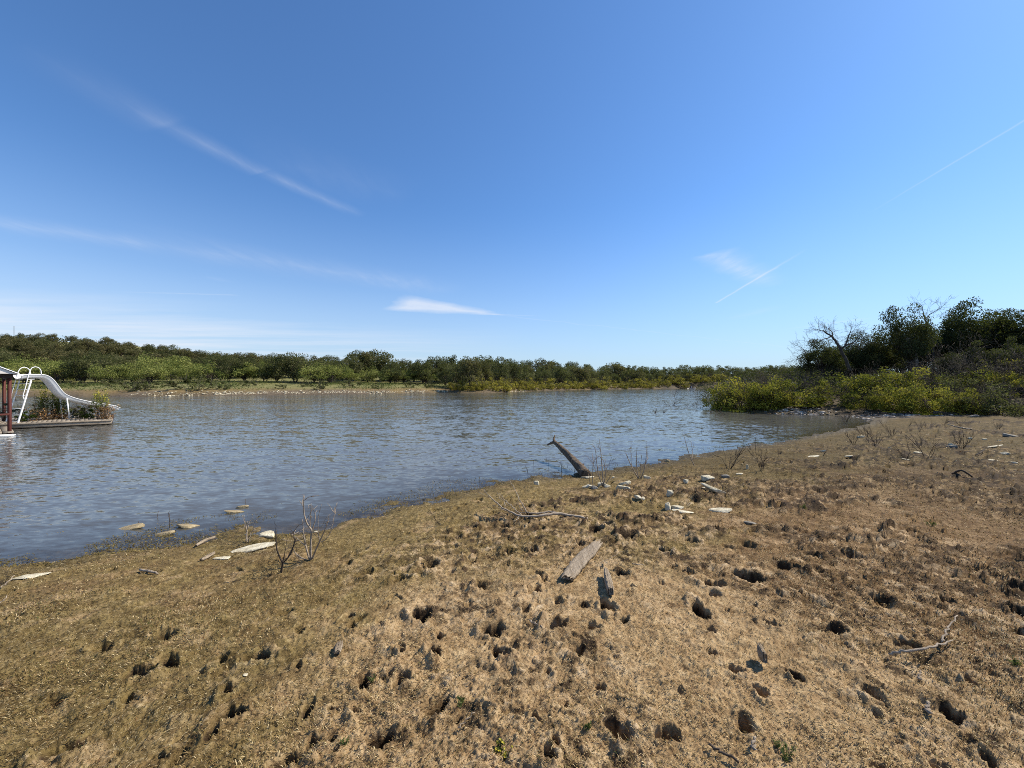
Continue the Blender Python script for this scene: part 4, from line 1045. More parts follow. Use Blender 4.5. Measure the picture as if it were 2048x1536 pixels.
for y0, xl, xr in ((530, 290, 470), (622, 268, 440), (716, 240, 410), (820, 205, 380), (922, 172, 345), (1024, 140, 315), (1122, 108, 288)):
    a, c = sl_pt(*cpx(xl, y0), 0.42), sl_pt(*cpx(xr, y0), -0.02)
    bb = MB(); m = (a + c) / 2; dv = (c - a); L_ = np.linalg.norm(dv); ex = dv / L_; ey = np.cross((0, 0, 1), ex); ey /= np.linalg.norm(ey)
    bb.box(m, (L_, 0.085, 0.022), np.stack([ex, ey, np.cross(ex, ey)], 1)); bb.build('step', M['white'], slide)
    for st in ((a, -0.03), (c, 0.02)):
        pass
a, c = sl_pt(*cpx(1055, 760), 0.03), sl_pt(*cpx(1092, 1078), 0.03)
bb = MB(); bb.tube([a, c], 0.026, 8); bb.build('leg', M['white'], slide, True)
bb = MB(); bb.tube([a + (0, 0.44, 0), c + (0, 0.44, 0)], 0.026, 8); bb.build('leg', M['white'], slide, True)
for off in (-0.0, 0.44):
    a = sl_pt(*cpx(250 if off else 432, 465), off); bb = MB(); bb.tube([a, a + np.array((0.22, 0, 0.02))], 0.014, 6); bb.build('brace', M['white'], slide)

# boathouse, mostly outside the frame: corner of roof, red posts, rail and low floor
P1 = np.array(wpx(19, 866, 0.08)); P2 = np.array(((8 - CX) / F * 17.6, 17.6))
by = P2 - P1; dep_ = np.linalg.norm(by); by = by / dep_; bx = np.array((-by[1], by[0]))
bh = empty('boathouse', (P1[0], P1[1], 0)); tag(bh, 'red posted boathouse with a pale roof corner at the left frame edge', 'boathouse')
def bp_(s, e, z): q = bx * s + by * e; return np.array((q[0], q[1], z))
EAVE = CAMZ + (CY - 744) / F * P1[1] - 0.05
W_, D_ = 4.2, max(dep_, 3.0)
for s in (0.0, W_):
    for e in (0.0, dep_):
        bb = MB(); bb.box(bp_(s, e, (EAVE - 0.9) / 2 + .0), (0.075, 0.075, EAVE + 0.9)); bb.build('post', M['red'], bh)
def beam(a, c, w, h, name, mat):
    dv = c - a; L_ = np.linalg.norm(dv); ex = dv / L_; up = np.array((0, 0, 1.0)); ey = np.cross(up, ex); ey /= np.linalg.norm(ey)
    bb = MB(); bb.box((a + c) / 2, (L_, w, h), np.stack([ex, ey, np.cross(ex, ey)], 1)); return bb.build(name, M[mat], bh)
beam(bp_(-0.08, -0.06, EAVE - 0.09), bp_(W_, -0.06, EAVE - 0.09), 0.05, 0.2, 'beam', 'dark_wood')
beam(bp_(0, 0.06, EAVE - 0.09), bp_(0, dep_ + .3, EAVE - 0.09), 0.06, 0.2, 'beam', 'dark_wood')
zr = CAMZ + (CY - 828.5) / F * P1[1]
beam(bp_(0.0, -0.075, zr), bp_(W_, -0.075, zr), 0.035, 0.07, 'rail', 'red')
beam(bp_(0.0, dep_ + .075, zr + 1.25), bp_(W_, dep_ + .075, zr + 1.25), 0.035, 0.06, 'rail', 'red')
fl = MB()
for k in range(16):
    a = -0.1 + k * 0.27
    q = bp_(a + 0.13, dep_ / 2, 0.12); ex = np.append(bx, 0); ey = np.append(by, 0); fl.box(q, (0.25, dep_ + .5, 0.05), np.stack([ex, ey, (0, 0, 1)], 1))
fl.build('floor_planks', M['dock'], bh)
# roof: two slopes with ribs, pale gable panel below the edge
ridge = EAVE + 1.3; ov = 0.22
e0, e1 = -0.35, dep_ + 0.6
def slope(sgn):
    bb = MB(); n = 30
    s0, s1 = (-ov, W_ / 2) if sgn > 0 else (W_ + ov, W_ / 2)
    z0 = EAVE - 0.02
    vs = []
    for k in range(n * 2 + 1):
        e = e0 + (e1 - e0) * k / (2 * n); dz = 0.025 * (k % 2)
        vs += [bp_(s0, e, z0 + dz), bp_(s1, e, ridge + dz), bp_(s0, e, z0 + dz - 0.012), bp_(s1, e, ridge + dz - 0.012)]
    f = []
    for k in range(2 * n):
        a = 4 * k; f += [(a, a + 4, a + 5, a + 1), (a + 2, a + 3, a + 7, a + 6)]
    f += [(0, 1, 3, 2), (8 * n, 8 * n + 2, 8 * n + 3, 8 * n + 1)]
    bb.add(vs, f); return bb.build('roof_sheet', M['tin'], bh)
slope(1); slope(-1)
gbl = MB(); vs = []
for e in (-0.30, -0.27): vs += [bp_(-ov + .06, e, EAVE - 0.02), bp_(W_ + ov - .06, e, EAVE - 0.02), bp_(W_ / 2, e, ridge - 0.06)]
gbl.add(vs, [(0, 1, 2), (5, 4, 3)]); gbl.add(vs, [(0, 3, 4, 1), (1, 4, 5, 2), (2, 5, 3, 0)]); gbl.build('gable', M['cream'], bh)
# white float board lying on the water by the boathouse
q = wpx(4, 872, 0.03); bb = MB(); bb.box((0, 0, 0), (0.9, 0.32, 0.06)); o = bb.build('float_board', M['white'])
bm = bmesh.new(); bm.from_mesh(o.data); bmesh.ops.bevel(bm, geom=bm.edges[:], offset=0.02, segments=2); bm.to_mesh(o.data); bm.free()
o.location = (q[0] - .25, q[1], 0.035); o.rotation_euler = (0.02, 0.03, 0.5); tag(o, 'white board floating on the water below the boathouse posts', 'board')

# plants growing on the dock
def tall_weed(seed, n, H, W, leafm, top, topm, name, label, loc, dryf=0.3, fan=0.15, lsize=0.09):
    g = np.random.default_rng(seed); st, lf, fl_, dr = MB(), MB(), MB(), MB()
    for k in range(n):
        a = g.uniform(0, 6.28); r = W / 2 * math.sqrt(g.uniform(0, 1)); h = H * g.uniform(0.65, 1.0)
        p = np.array((r * math.cos(a), r * math.sin(a), 0)); q = p * (1 + fan * 4) + np.array((g.normal(0, fan * .3), g.normal(0, fan * .3), h))
        P = bend(p, q, g, 6, 0.05); st.tube(P, np.linspace(0.009, 0.004, 6), 4)
        t = g.uniform(0.25, 1.0, 44); c = np.stack([np.interp(t, np.linspace(0, 1, 6), P[:, j]) for j in range(3)], 1) + g.normal(0, 0.045, (44, 3))
        leaf_cards(lf, c[t > dryf], lsize, g, 0.5 + g.normal(0, .2, (t > dryf).sum()), 0.3, 0.3)
        if top: leaf_cards(fl_, P[-1] + g.normal(0, (0.06, 0.06, 0.11), (16, 3)), 0.055, g, 0.5 + g.normal(0, .25, 16))
        m = 16; t = g.uniform(0.02, dryf, m); c = np.stack([np.interp(t, np.linspace(0, 1, 6), P[:, j]) for j in range(3)], 1) + g.normal(0, 0.07, (m, 3)); c[:, 2] = np.maximum(c[:, 2], 0.02)
        leaf_cards(dr, c, 0.13, g, 0.5 + g.normal(0, .25, m), 0.2, 0.22)
    o = empty(name, loc); tag(o, label, 'plant')
    st.build('stems', M['twig_dark'], o, color=True); lf.build('leaves', M[leafm], o, color=True); dr.build('dry_leaves', M['leaf_dry'], o, color=True)
    if top: fl_.build('flower_heads', M[topm], o, color=True)
    return o
def dloc(u, d): return ((u - CX) / F * d, d, TOP)
tall_weed(1, 26, 1.42, 0.45, 'leaf_reed', True, 'flower', 'tall_weed', 'tall dark green weed with pale yellow tops under the slide hump', dloc(99, 18.3), 0.38)
tall_weed(2, 22, 1.18, 0.42, 'leaf_reed', False, None, 'tall_weed', 'dark leafy weed stand just left of the white slide leg', dloc(121, 18.6), 0.36, 0.1)
tall_weed(3, 20, 1.25, 0.34, 'leaf_mesquite', True, 'flower', 'tall_weed', 'tall yellow green weed with rusty dry base at the dock end', dloc(203, 18.75), 0.5, 0.12)
tall_weed(4, 8, 0.75, 0.3, 'leaf_dry', False, None, 'tall_weed', 'low rusty dry weed at the outer dock corner', dloc(214, 18.6), 0.8, 0.25)
tall_weed(5, 10, 0.6, 0.5, 'leaf_dry', False, None, 'tall_weed', 'drooping straw coloured dry clump below the slide hump', dloc(88, 17.9), 0.9, 0.35)
for seed, u, d, H, W, lm, lab in ((6, 68, 18.6, 1.05, 1.0, 'leaf_blue', 'blue green rounded shrub behind the slide ladder'), (7, 56, 17.4, 0.55, 0.7, 'leaf_reed', 'small bright green shrub at the foot of the slide ladder'), (8, 166, 18.9, 0.72, 0.95, 'leaf_oak', 'dark low shrub under the lower slide run'),
                                  (9, 183, 18.7, 0.78, 0.8, 'leaf_reed', 'green low shrub against the slide chute by the dock end'), (10, 24, 17.6, 1.0, 0.8, 'leaf_blue', 'pale green shrub between the ladder and the boathouse post'), (12, 148, 19.2, 0.6, 0.7, 'leaf_blue', 'dusky blue green shrub right of the white slide leg')):
    tb_, cb_ = bush_meshes(seed + 300, H, W, 14, 1500, 0.06, 10, low=0.3)
    o = empty('dock_shrub', dloc(u, d)); tag(o, lab, 'shrub'); tb_.build('stems', M['twig_dark'], o, color=True); cb_.build('foliage', M[lm], o, color=True)

# ------------------------------------------------------------------ rocks
def rock_mesh(seed, w, d, h, flat=0.5):
    g = np.random.default_rng(seed); bm = bmesh.new(); bmesh.ops.create_icosphere(bm, subdivisions=4, radius=1.0)
    pl = [(unit(g.normal(0, 1, 3) * (1, 1, 0.8)), g.uniform(0.55, 0.85)) for _ in range(9)] + [(np.array((g.normal(0, .12), g.normal(0, .12), 1.0)), flat)]
    V = np.array([v.co for v in bm.verts])
    for nrm, dd in pl:
        nrm = unit(nrm); s = V @ nrm; V = V - np.outer(np.maximum(s - dd, 0), nrm) * 0.93
    V *= 1 + 0.05 * (fbm(V[:, 0] * 2.5 + seed, V[:, 1] * 2.5 + V[:, 2] * 1.7, seed, 4) - 0.5)[:, None] * 2
    V += 0.03 * (np.stack([vnoise(V[:, 1] * 8, V[:, 2] * 8, seed), vnoise(V[:, 0] * 8, V[:, 2] * 8, seed + 1), vnoise(V[:, 0] * 8, V[:, 1] * 8, seed + 2)], 1) - 0.5)
    V /= np.abs(V).max(0); V *= (w / 2, d / 2, h / 2)
    for v, c in zip(bm.verts, V): v.co = c
    me = bpy.data.meshes.new('rock'); bm.to_mesh(me); bm.free()
    for p in me.polygons: p.use_smooth = True
    return me
ROCKS = [  # u, v of the foot, width and height in photo pixels, heading, material, label
    (1373, 970, 11, 9, 20, 'stone', 'small white cube-like rock left of the grey wedge rock'), (1417, 966, 25, 12, -25, 'stone', 'grey white wedge rock leaning in the grass above the long slab'),
    (1435, 992, 62, 13, 12, 'stone', 'longest white slab lying low right of the twig shrubs'), (1414, 984, 20, 6, 12, 'stone', 'thin white flake behind the longest slab'),
    (1341, 996, 14, 13, 0, 'stone', 'upright white rock casting a dark shadow left of the longest slab'), (1337, 1022, 13, 16, 30, 'stone', 'upright dark sided rock in the cluster of broken slabs'),
    (1356, 1020, 26, 11, -15, 'stone', 'broken white slab lying flat in the middle of the rock cluster'), (1367, 1028, 40, 7, -8, 'stone', 'thin white sliver at the front of the rock cluster'),
    (1446, 1026, 46, 11, -14, 'stone', 'tapered white slab like a surfboard half sunk in dry grass'), (1501, 1052, 24, 10, -14, 'stone_dark', 'grey brown stone right of the tapered slab'),
    (1495, 940, 5, 9, 0, 'stone', 'small white stone standing on end near the upper right of the slabs'), (1480, 950, 15, 5, 18, 'stone', 'small pale flake in the grass behind the slabs'),
    (1341, 952, 7, 4, 0, 'stone', 'tiny white stone in the grass right of the bare twig shrubs'), (1452, 962, 15, 10, -20, 'stone_dark', 'dark grey clod stone behind the wedge rock'),
    (1073, 970, 10, 9, 0, 'stone', 'white pebble rock at the water edge left of the log'), (1175, 958, 26, 7, 8, 'stone', 'flat white rock at the butt of the grounded log'),
    (1176, 976, 22, 9, 0, 'stone', 'white rock at the left end of the little row under the twig shrub'), (1202, 973, 16, 9, 20, 'stone', 'white rock in the middle of the little row under the twig shrub'),
    (1215, 976, 12, 8, -20, 'stone', 'white rock at the right end of the little row under the twig shrub'), (1189, 979, 15, 8, 0, 'stone_dark', 'dark stone in front of the little row under the twig shrub'),
    (1251, 971, 24, 10, 10, 'stone', 'tilted white rock with a dark face right of the little row'), (1246, 982, 29, 12, 0, 'stone', 'pointed cream rock in front of the tilted rock'),
    (1294, 959, 15, 7, 10, 'stone', 'white rock at the foot of the right-hand twig shrub by the water'), (1280, 1003, 20, 10, -30, 'stone', 'buried cream rock left of the upright white rock'),
    (1336, 923, 10, 9, 0, 'stone_wet', 'brown rounded stone at the water edge beyond the twig shrub'), (1227, 957, 5, 4, 0, 'stone', 'tiny pale pebble between the two twig shrubs'),
    (531, 1080, 29, 15, 0, 'stone', 'rounded white rock with a wet dark foot in the shallows'), (500, 1101, 74, 15, 20, 'stone', 'long white rock lying at the water edge left of the bare shrubs'),
    (442, 1119, 32, 7, 12, 'stone', 'flat white flake in the grass left of the long white rock'), (258, 1059, 48, 11, 14, 'stone_wet', 'long brown rock breaking the water surface'),
    (368, 1056, 42, 11, 8, 'stone_wet', 'brown rock with a white worn face in the shallows'), (325, 1071, 32, 11, 25, 'stone_wet', 'brown pitted rock between the two shallow rocks and the bank'),
    (481, 1016, 24, 7, 8, 'stone_wet', 'furthest brown rock awash beyond the shallows'), (463, 1026, 34, 7, 10, 'stone_wet', 'flat brown rock just in front of the furthest awash rock'),
    (52, 1159, 54, 12, 18, 'stone', 'long white bone-like rock near the left frame edge'), (630, 1062, 10, 4, 0, 'stone', 'tiny white stone at the waterline behind the bare shrub'),
    (490, 1360, 9, 7, 0, 'stone', 'single white pebble in the dry grass of the near left'), (1725, 876, 16, 5, 0, 'stone', 'white flat stone at the foot of a small twig clump by the cove'),
    (1907, 899, 20, 8, 0, 'stone_dark', 'dark block under the stubby shrub on the far right flat'), (1904, 893, 8, 5, 0, 'stone', 'white chip beside the dark block on the right flat'),
    (1838, 912, 15, 4, 0, 'stone', 'thin white chip left of the large twig shrub on the right flat'), (1813, 922, 15, 4, 0, 'stone', 'thin white chip in front of the lone twig on the right flat'),
    (1993, 899, 32, 5, 3, 'stone', 'long low pale stone ending in a bump on the right flat'), (2022, 875, 32, 9, 0, 'stone_dark', 'largest rounded grey stone on the right flat'),
    (1971, 881, 9, 4, 0, 'stone', 'small white stone left of the rounded grey stone'), (1999, 882, 8, 3, 0, 'stone', 'small white chip just below the rounded grey stone'),
    (2012, 911, 15, 5, -25, 'stone', 'slanting white chip below the long low stone'), (1989, 925, 19, 4, -6, 'stone', 'flat white chip near the right frame edge'),
    (2028, 929, 15, 6, -10, 'stone', 'white chip nearest the right frame edge'), (1700, 917, 16, 4, 0, 'stone', 'pair-like white chip on the mud right of the lake corner'),
    (1648, 905, 11, 4, 0, 'stone', 'white chip behind the small leaning twig by the lake corner'), (1630, 914, 24, 3, 4, 'stone', 'flat pale flake left of the small leaning twig by the lake corner'),
    (1781, 901, 7, 3, 0, 'stone', 'tiny white chip between the twig clumps of the right flat'), (1942, 879, 6, 4, -30, 'stone', 'white chip leaning against the stubby shrub')]
for i, (u, v, w, h, rz, mt, lab) in enumerate(ROCKS):
    p = on_ground(u, v); k = p.y / F
    ww, hh = w * k, h * k
    # seen at a slant: part of the pixel height is the top face
    sl = (CAMZ - p.z) / p.y
    dd = ww * (0.42 if w > 2.2 * h else 0.75); zh = max(hh - dd * sl * 0.8, 0.35 * hh)
    me = rock_mesh(500 + i, ww * 1.12, dd * 1.1, zh * 1.8, 0.45 if w > 2.2 * h else 0.65)
    o = link('rock', me, M[mt]); z = float(surf(np.array([p.x]), np.array([p.y]))[0])
    o.location = (p.x, p.y + dd * 0.3, (0.012 if mt == 'stone_wet' else lie(p.x, p.y + dd * .3, ww) + zh * (0.16 if w > 2.2 * h else 0.30))); o.rotation_euler = (gp.normal(0, .13), gp.normal(0, .13), R(rz)); tag(o, lab, 'rock', 'pale rocks along the shore')

def stone_field(n, seed, sampler, smin, smax, name, label, mat):
    g = np.random.default_rng(seed); b = MB()
    base_ = []
    for k in range(5):
        me = rock_mesh(900 + seed * 10 + k, 1, 0.8, 0.45, 0.5); bm = bmesh.new(); bm.from_mesh(me)
        bm.free(); V = np.array([v.co for v in me.vertices]); base_.append(V); bpy.data.meshes.remove(me)
    ico = bmesh.new(); bmesh.ops.create_icosphere(ico, subdivisions=2, radius=1.0)
    IV = np.array([v.co for v in ico.verts]); IF = np.array([[v.index for v in f.verts] for f in ico.faces]); ico.free()
    x, y = sampler(g, n); z = base_height(x, y)
    ok = z > -0.05; x, y, z = x[ok], y[ok], z[ok]
    for a, c, e in zip(x, y, z):
        s = g.uniform(smin, smax) * (1 if g.uniform() < .85 else 1.7); V = IV.copy()
        for _ in range(6):
            nn = unit(g.normal(0, 1, 3)); V -= np.outer(np.maximum(V @ nn - g.uniform(.5, .8), 0), nn)
        V *= np.array((1, g.uniform(.5, 1), g.uniform(.2, .45))) * s / 2
        t_ = g.uniform(0, 6.28); V = np.stack([V[:, 0] * math.cos(t_) - V[:, 1] * math.sin(t_), V[:, 0] * math.sin(t_) + V[:, 1] * math.cos(t_), V[:, 2] + V[:, 0] * g.normal(0, .15)], 1)
        b.add(V + (a, c, e + s * 0.06), IF)
    return tag(b.build(name, M[mat]), label, 'stones', kind='stuff')
def samp_right(g, n):
    u = g.uniform(0, 1, n); x = 17.5 + u * 13 + g.normal(0, .4, n); y = 23.2 - u * 4.5 + g.normal(0.2, 0.85, n)
    return x, y
stone_field(520, 1, samp_right, 0.05, 0.30, 'shore_stones', 'scattered white and grey stones along the foot of the right bank', 'bank_stone')
def samp_cove(g, n): return 19.0 + g.normal(0, 0.75, n), 25.6 + g.normal(0, 0.65, n)
stone_field(190, 2, samp_cove, 0.10, 0.34, 'cove_stones', 'heap of flat white stones at the back of the cove', 'bank_stone')
def samp_far(g, n):
    u = np.concatenate([g.uniform(430, 905, int(n * .8)), g.normal(1030, 12, int(n * .08)), g.uniform(260, 460, n - int(n * .8) - int(n * .08))])
    d = np.interp(u, SD_U, SD_D) + np.abs(g.normal(0.5, 0.9, n)); return (u - CX) / F * d, d
stone_field(1100, 3, samp_far, 0.12, 0.42, 'far_bank_stones', 'strip of white stones along the far waterline', 'stone')

# ------------------------------------------------------------------ log, planks, branches, twigs
def px3(u, v, d): return np.array(((u - CX) / F * d, d, CAMZ + (CY - v) / F * d))
def smooth_path(P, m):
    P = np.array(P, float); n = len(P); t = np.linspace(0, n - 1, m); Q = np.stack([np.interp(t, np.arange(n), P[:, c]) for c in range(3)], 1)
    for _ in range(2): Q[1:-1] = (Q[:-2] + 2 * Q[1:-1] + Q[2:]) / 4
    return Q
# grounded log: butt on the bank, thin forked end out over the water
g = np.random.default_rng(9); b = MB()
A = on_ground(1166, 953); dA = A.y
P = smooth_path([px3(1172, 950, dA - .05), px3(1160, 935, dA + .35), px3(1145, 919, dA + .8), px3(1130, 904, dA + 1.25), px3(1118, 892, dA + 1.65), px3(1109, 884, dA + 1.95)], 40)
rad = np.interp(np.linspace(0, 1, 40), [0, .1, .35, .7, 1], [0.108, 0.106, 0.086, 0.066, 0.050])
b.tube(P, rad, 20)
lg = b.build('log', M['log'], None, True)
me = lg.data; co_ = np.array([v.co for v in me.vertices]); c0 = P[np.argmin(np.linalg.norm(co_[:, None] - P[None], axis=2), 1)]
ax = unit(P[-1] - P[0]); sd1 = unit(np.cross(ax, (0, 0, 1))); up1 = np.cross(sd1, ax)
rel = co_ - c0; th_ = np.arctan2(rel @ up1, rel @ sd1); sl_ = (co_ - P[0]) @ ax
f_ = 1 + 0.34 * (fbm(th_ * 2.2 + 9, sl_ * 2.6, 77, 4) - 0.5) + 0.26 * (fbm(np.cos(th_) * 3 + sl_ * 5, np.sin(th_) * 3 + 4, 78, 4) - 0.5)
co_ = c0 + rel * f_[:, None]
me.vertices.foreach_set('co', co_.astype(np.float32).ravel()); me.update()
tag(lg, 'rough bark log run aground, its forked tip out over the water', 'log')
b = MB(); T = P[-1]
b.tube(smooth_path([T, px3(1107, 878, dA + 2.05), px3(1110, 870, dA + 2.1)], 8), np.linspace(.044, .012, 8), 8); b.tube(smooth_path([T, px3(1102, 886, dA + 2.05), px3(1094, 890, dA + 2.1)], 8), np.linspace(.042, .016, 8), 8)
b.build('fork', M['log'], lg, True)
b = MB()
for (u, v, dd) in ((1131, 903, 1.3), (1163, 931, .4)): q = px3(u, v, dA + dd); b.tube([q, q + (0.03, -0.02, 0.02), q + (0.045, -0.02, 0.045)], (.03, .022, .012), 7)
b.build('knot', M['log'], lg, True)

def plank(pts, wid_, th_, name, label, mat, seed, twist=0.0, lift=0.0):
    g = np.random.default_rng(seed); E = [np.array(on_ground(*p)) for p in pts]
    a, c = E[0], E[-1]; n = 26; P = smooth_path(E, n); za, zc = [np.percentile(surf(np.linspace(a[0], c[0], 30)[k], np.linspace(a[1], c[1], 30)[k]), 80) for k in (slice(0, 15), slice(15, 30))]; P[:, 2] = np.linspace(za, zc, n) + th_ * .5 + lift
    ax = unit(c - a); sd = unit(np.cross(ax, (0, 0, 1))); up = np.cross(sd, ax); V = []
    W_ = np.interp(np.linspace(0, 1, n), [0, .03, .2, .45, .72, .9, 1], [0.62, .82, .94, 1, .97, .80, .66]) * wid_ / 2
    m = 9
    for i in range(n):
        q = np.linspace(-1, 1, m); jag = 1 + g.normal(0, .045)
        e = P[i] + ax * 0
        top = [e + sd * W_[i] * s * jag + up * (th_ / 2 * (1 - .5 * abs(s) ** 4) + g.normal(0, .0022) + 0.004 * math.sin(s * 9)) + ax * (g.uniform(-.05, .05) * wid_ / .13 if i in (0, n - 1) else 0) for s in q]
        bot = [e + sd * W_[i] * s * jag - up * th_ / 2 for s in q[::-1]]
        V += top + bot
    ns = 2 * m; i, k = np.meshgrid(np.arange(n - 1), np.arange(ns), indexing='ij'); k2 = (k + 1) % ns
    b = MB(); b.add(V, np.stack([i * ns + k, i * ns + k2, (i + 1) * ns + k2, (i + 1) * ns + k], -1).reshape(-1, 4))
    for i0 in (0, n - 1): b.f4.append(np.array([(i0 * ns + k, i0 * ns + k + 1, i0 * ns + ns - 2 - k, i0 * ns + ns - 1 - k) for k in range(m - 1)]))
    cen = P.mean(0); b.v[0] = b.v[0] - cen; o = b.build(name, M[mat]); o.location = cen
    return tag(o, label, 'driftwood')
plank([(1134, 1168), (1160, 1134), (1196, 1099)], 0.130, 0.024, 'plank', 'wide weathered grey plank lying on the trampled mud', 'wood_grey', 3, lift=0.015)
plank([(1222, 1202), (1217, 1178), (1212, 1155)], 0.055, 0.045, 'wood_billet', 'short weathered stick beside a hoof pit below the plank', 'wood_grey', 4, lift=0.02)
plank([(674, 1320), (676, 1310), (680, 1298)], 0.045, 0.02, 'wood_chip', 'grey wood chip in the dry grass of the near middle', 'wood_grey', 5, lift=0.01)
plank([(1530, 1338), (1524, 1330), (1518, 1318)], 0.03, 0.05, 'wood_chip', 'grey wood chip standing up beside its own shadow at near right', 'wood_grey', 6, lift=0.03)
plank([(430, 1079), (412, 1084), (392, 1093)], 0.034, 0.026, 'driftwood_stick', 'curved grey driftwood stick at the left waterline', 'wood_grey', 7, lift=0.01)
plank([(428, 1112), (414, 1118), (402, 1123)], 0.04, 0.02, 'driftwood_stick', 'short split grey stick left of the flat white flake', 'wood_grey', 8, lift=0.01)

def stick(runs, name, label, mat='twig_pale', lift=0.02, side=5):
    """runs: lists of (u, v, extra height, radius); the first point sets where the stick lies"""
    b = MB(); p0 = np.array(on_ground(*runs[0][0][:2]))
    for run in runs:
        P = []
        for (u, v, hz, r) in run:
            z = p0[2] + hz; d = (CAMZ - z) * F / (v - CY) if hz < 1e3 else 0
            P.append(((u - CX) / F * d, d, z))
        n = max(len(run) * 4, 6); Q = smooth_path(P, n); rr = 0.88 * np.interp(np.linspace(0, 1, n), np.linspace(0, 1, len(run)), [q[3] for q in run])
        Q[1:-1] += np.random.default_rng(len(run)).normal(0, .004, (n - 2, 3)); b.tube(Q - p0, rr, side)
    o = b.build(name, M[mat], None, True); o.location = p0 + (0, 0, lift + max(0, min(.03, float(np.percentile(surf(p0[0] + np.linspace(-.1, .1, 9), p0[1] + np.linspace(-.1, .1, 9)), 60)) - p0[2])))
    return tag(o, label, 'branch')
stick([[(1176, 1046, 0, .020), (1150, 1040, .01, .020), (1115, 1034, .03, .020), (1085, 1040, .03, .017), (1040, 1041, .02, .015), (1020, 1030, .06, .012), (1005, 1024, .09, .010), (990, 1010, .12, .008), (975, 997, .14, .005), (966, 985, .16, .003)],
       [(1115, 1034, .03, .015), (1100, 1031, .03, .014), (1070, 1035, .02, .012), (1055, 1033, .02, .008), (1040, 1033, .02, .005)], [(1055, 1034, .02, .009), (1042, 1012, .12, .007), (1033, 993, .16, .005), (1027, 978, .20, .004), (1016, 965, .22, .002)],
       [(1044, 1040, .02, .009), (1025, 1022, .10, .007), (1008, 1006, .16, .005), (998, 994, .2, .003)], [(1011, 1022, .08, .006), (1008, 1010, .13, .004), (1000, 1004, .15, .003), (994, 992, .18, .002)],
       [(1012, 1030, .05, .006), (998, 1023, .07, .004), (985, 1019, .08, .002)], [(1037, 1041, .02, .007), (1034, 1047, .01, .005), (1026, 1052, .0, .003)], [(983, 1003, .13, .004), (972, 999, .13, .003), (954, 991, .14, .002)], [(1045, 1030, .04, .005), (1040, 1022, .07, .003), (1035, 1015, .09, .002)]],
      'fallen_branch', 'forked pale fallen branch spread over the grass below the log')
stick([[(1778, 1321, .0, .008), (1800, 1316, .03, .008), (1850, 1309, .06, .007), (1880, 1302, .05, .006), (1905, 1293, .02, .004)]], 'fallen_twig', 'long pale twig lying slantwise at near right')
stick([[(1884, 1298, .02, .006), (1886, 1284, .03, .006), (1896, 1266, .04, .005), (1915, 1243, .05, .003)]], 'fallen_twig', 'pale bent twig rising from the long slanting twig')
stick([[(1418, 1497, .0, .006), (1440, 1512, .01, .006), (1478, 1534, .0, .006)]], 'fallen_twig', 'dark twig at the bottom edge right of centre', 'twig_dark')
stick([[(1506, 1510, .0, .007), (1504, 1498, .01, .007), (1511, 1486, .01, .005)]], 'fallen_twig', 'short dark stub of twig near the bottom edge', 'twig_pale')
stick([[(1855, 1442, .0, .008), (1853, 1432, .01, .008), (1858, 1422, .01, .006)]], 'fallen_twig', 'short pale stub of twig in the dry clay at near right')
stick([[(1836, 1372, .0, .004), (1838, 1365, .01, .004), (1842, 1356, .01, .003)]], 'fallen_twig', 'small pale splinter below the long slanting twig')
stick([[(916, 1474, .0, .003), (930, 1460, .02, .003), (950, 1444, .03, .002)]], 'fallen_twig', 'thin straw pale stalk at the bottom middle')
stick([[(1058, 1250, .0, .005), (1070, 1257, .02, .004), (1088, 1268, .0, .003)]], 'fallen_twig', 'pale rootlet curled beside the pits below the plank')
stick([[(280, 1144, .0, .012), (300, 1147, .02, .012), (316, 1153, .0, .009)]], 'fallen_twig', 'short pale stick on the left grass below the shallow rocks')
stick([[(1905, 953, .0, .02), (1922, 944, .12, .018), (1945, 960, .0, .014)]], 'fallen_branch', 'dark bent branch arching off the right flat', 'twig_dark')
stick([[(1943, 860, .0, .03), (1925, 858, .04, .03), (1912, 855, .08, .025), (1895, 850, .14, .015)]], 'fallen_branch', 'pale forked branch lying on the flat before the right bank')
stick([[(1950, 914, .0, .014), (1962, 908, .06, .012), (1970, 902, .10, .008)]], 'fallen_branch', 'small dark branch on the mud near the right frame edge', 'twig_dark')
stick([[(1, 1183, .0, .006), (12, 1174, .03, .006), (30, 1158, .06, .003)]], 'fallen_twig', 'pale thin twig at the left frame edge')
stick([[(0, 1212, .0, .004), (8, 1204, .02, .004), (14, 1197, .03, .003)]], 'fallen_twig', 'short pale twig cut by the left frame edge')
stick([[(1265, 1135, .0, .004), (1275, 1137, .01, .004), (1290, 1140, .0, .003)]], 'fallen_twig', 'small pale splinter right of the wide plank')
stick([[(1203, 1135, .0, .002), (1222, 1125, .02, .002), (1245, 1113, .03, .0015)]], 'fallen_twig', 'thin straw stalk right of the wide plank')
# fallen log and driftwood under the right bank bushes
def bank_log(u0, v0, u1, v1, d0, d1, r, name, label, mat):
    b = MB(); A, B_ = px3(u0, v0, d0), px3(u1, v1, d1); P = bend(A, B_, np.random.default_rng(5), 14, .02); b.tube(P - A, np.linspace(r, r * .7, 14), 10)
    o = b.build(name, M[mat], None, True); o.location = A; return tag(o, label, 'log')
bank_log(1868, 825, 1958, 831, 20.6, 20.2, .10, 'fallen_log', 'long pale grey log lying under the right bank bushes', 'twig_grey')
bank_log(1952, 828, 1990, 838, 20.3, 19.4, .07, 'fallen_log', 'short pale driftwood log pointing down to the right flat', 'twig_pale')
bank_log(1955, 829, 1980, 826, 20.5, 20.4, .05, 'fallen_log', 'pale upturned branch end beside the short driftwood log', 'twig_pale')

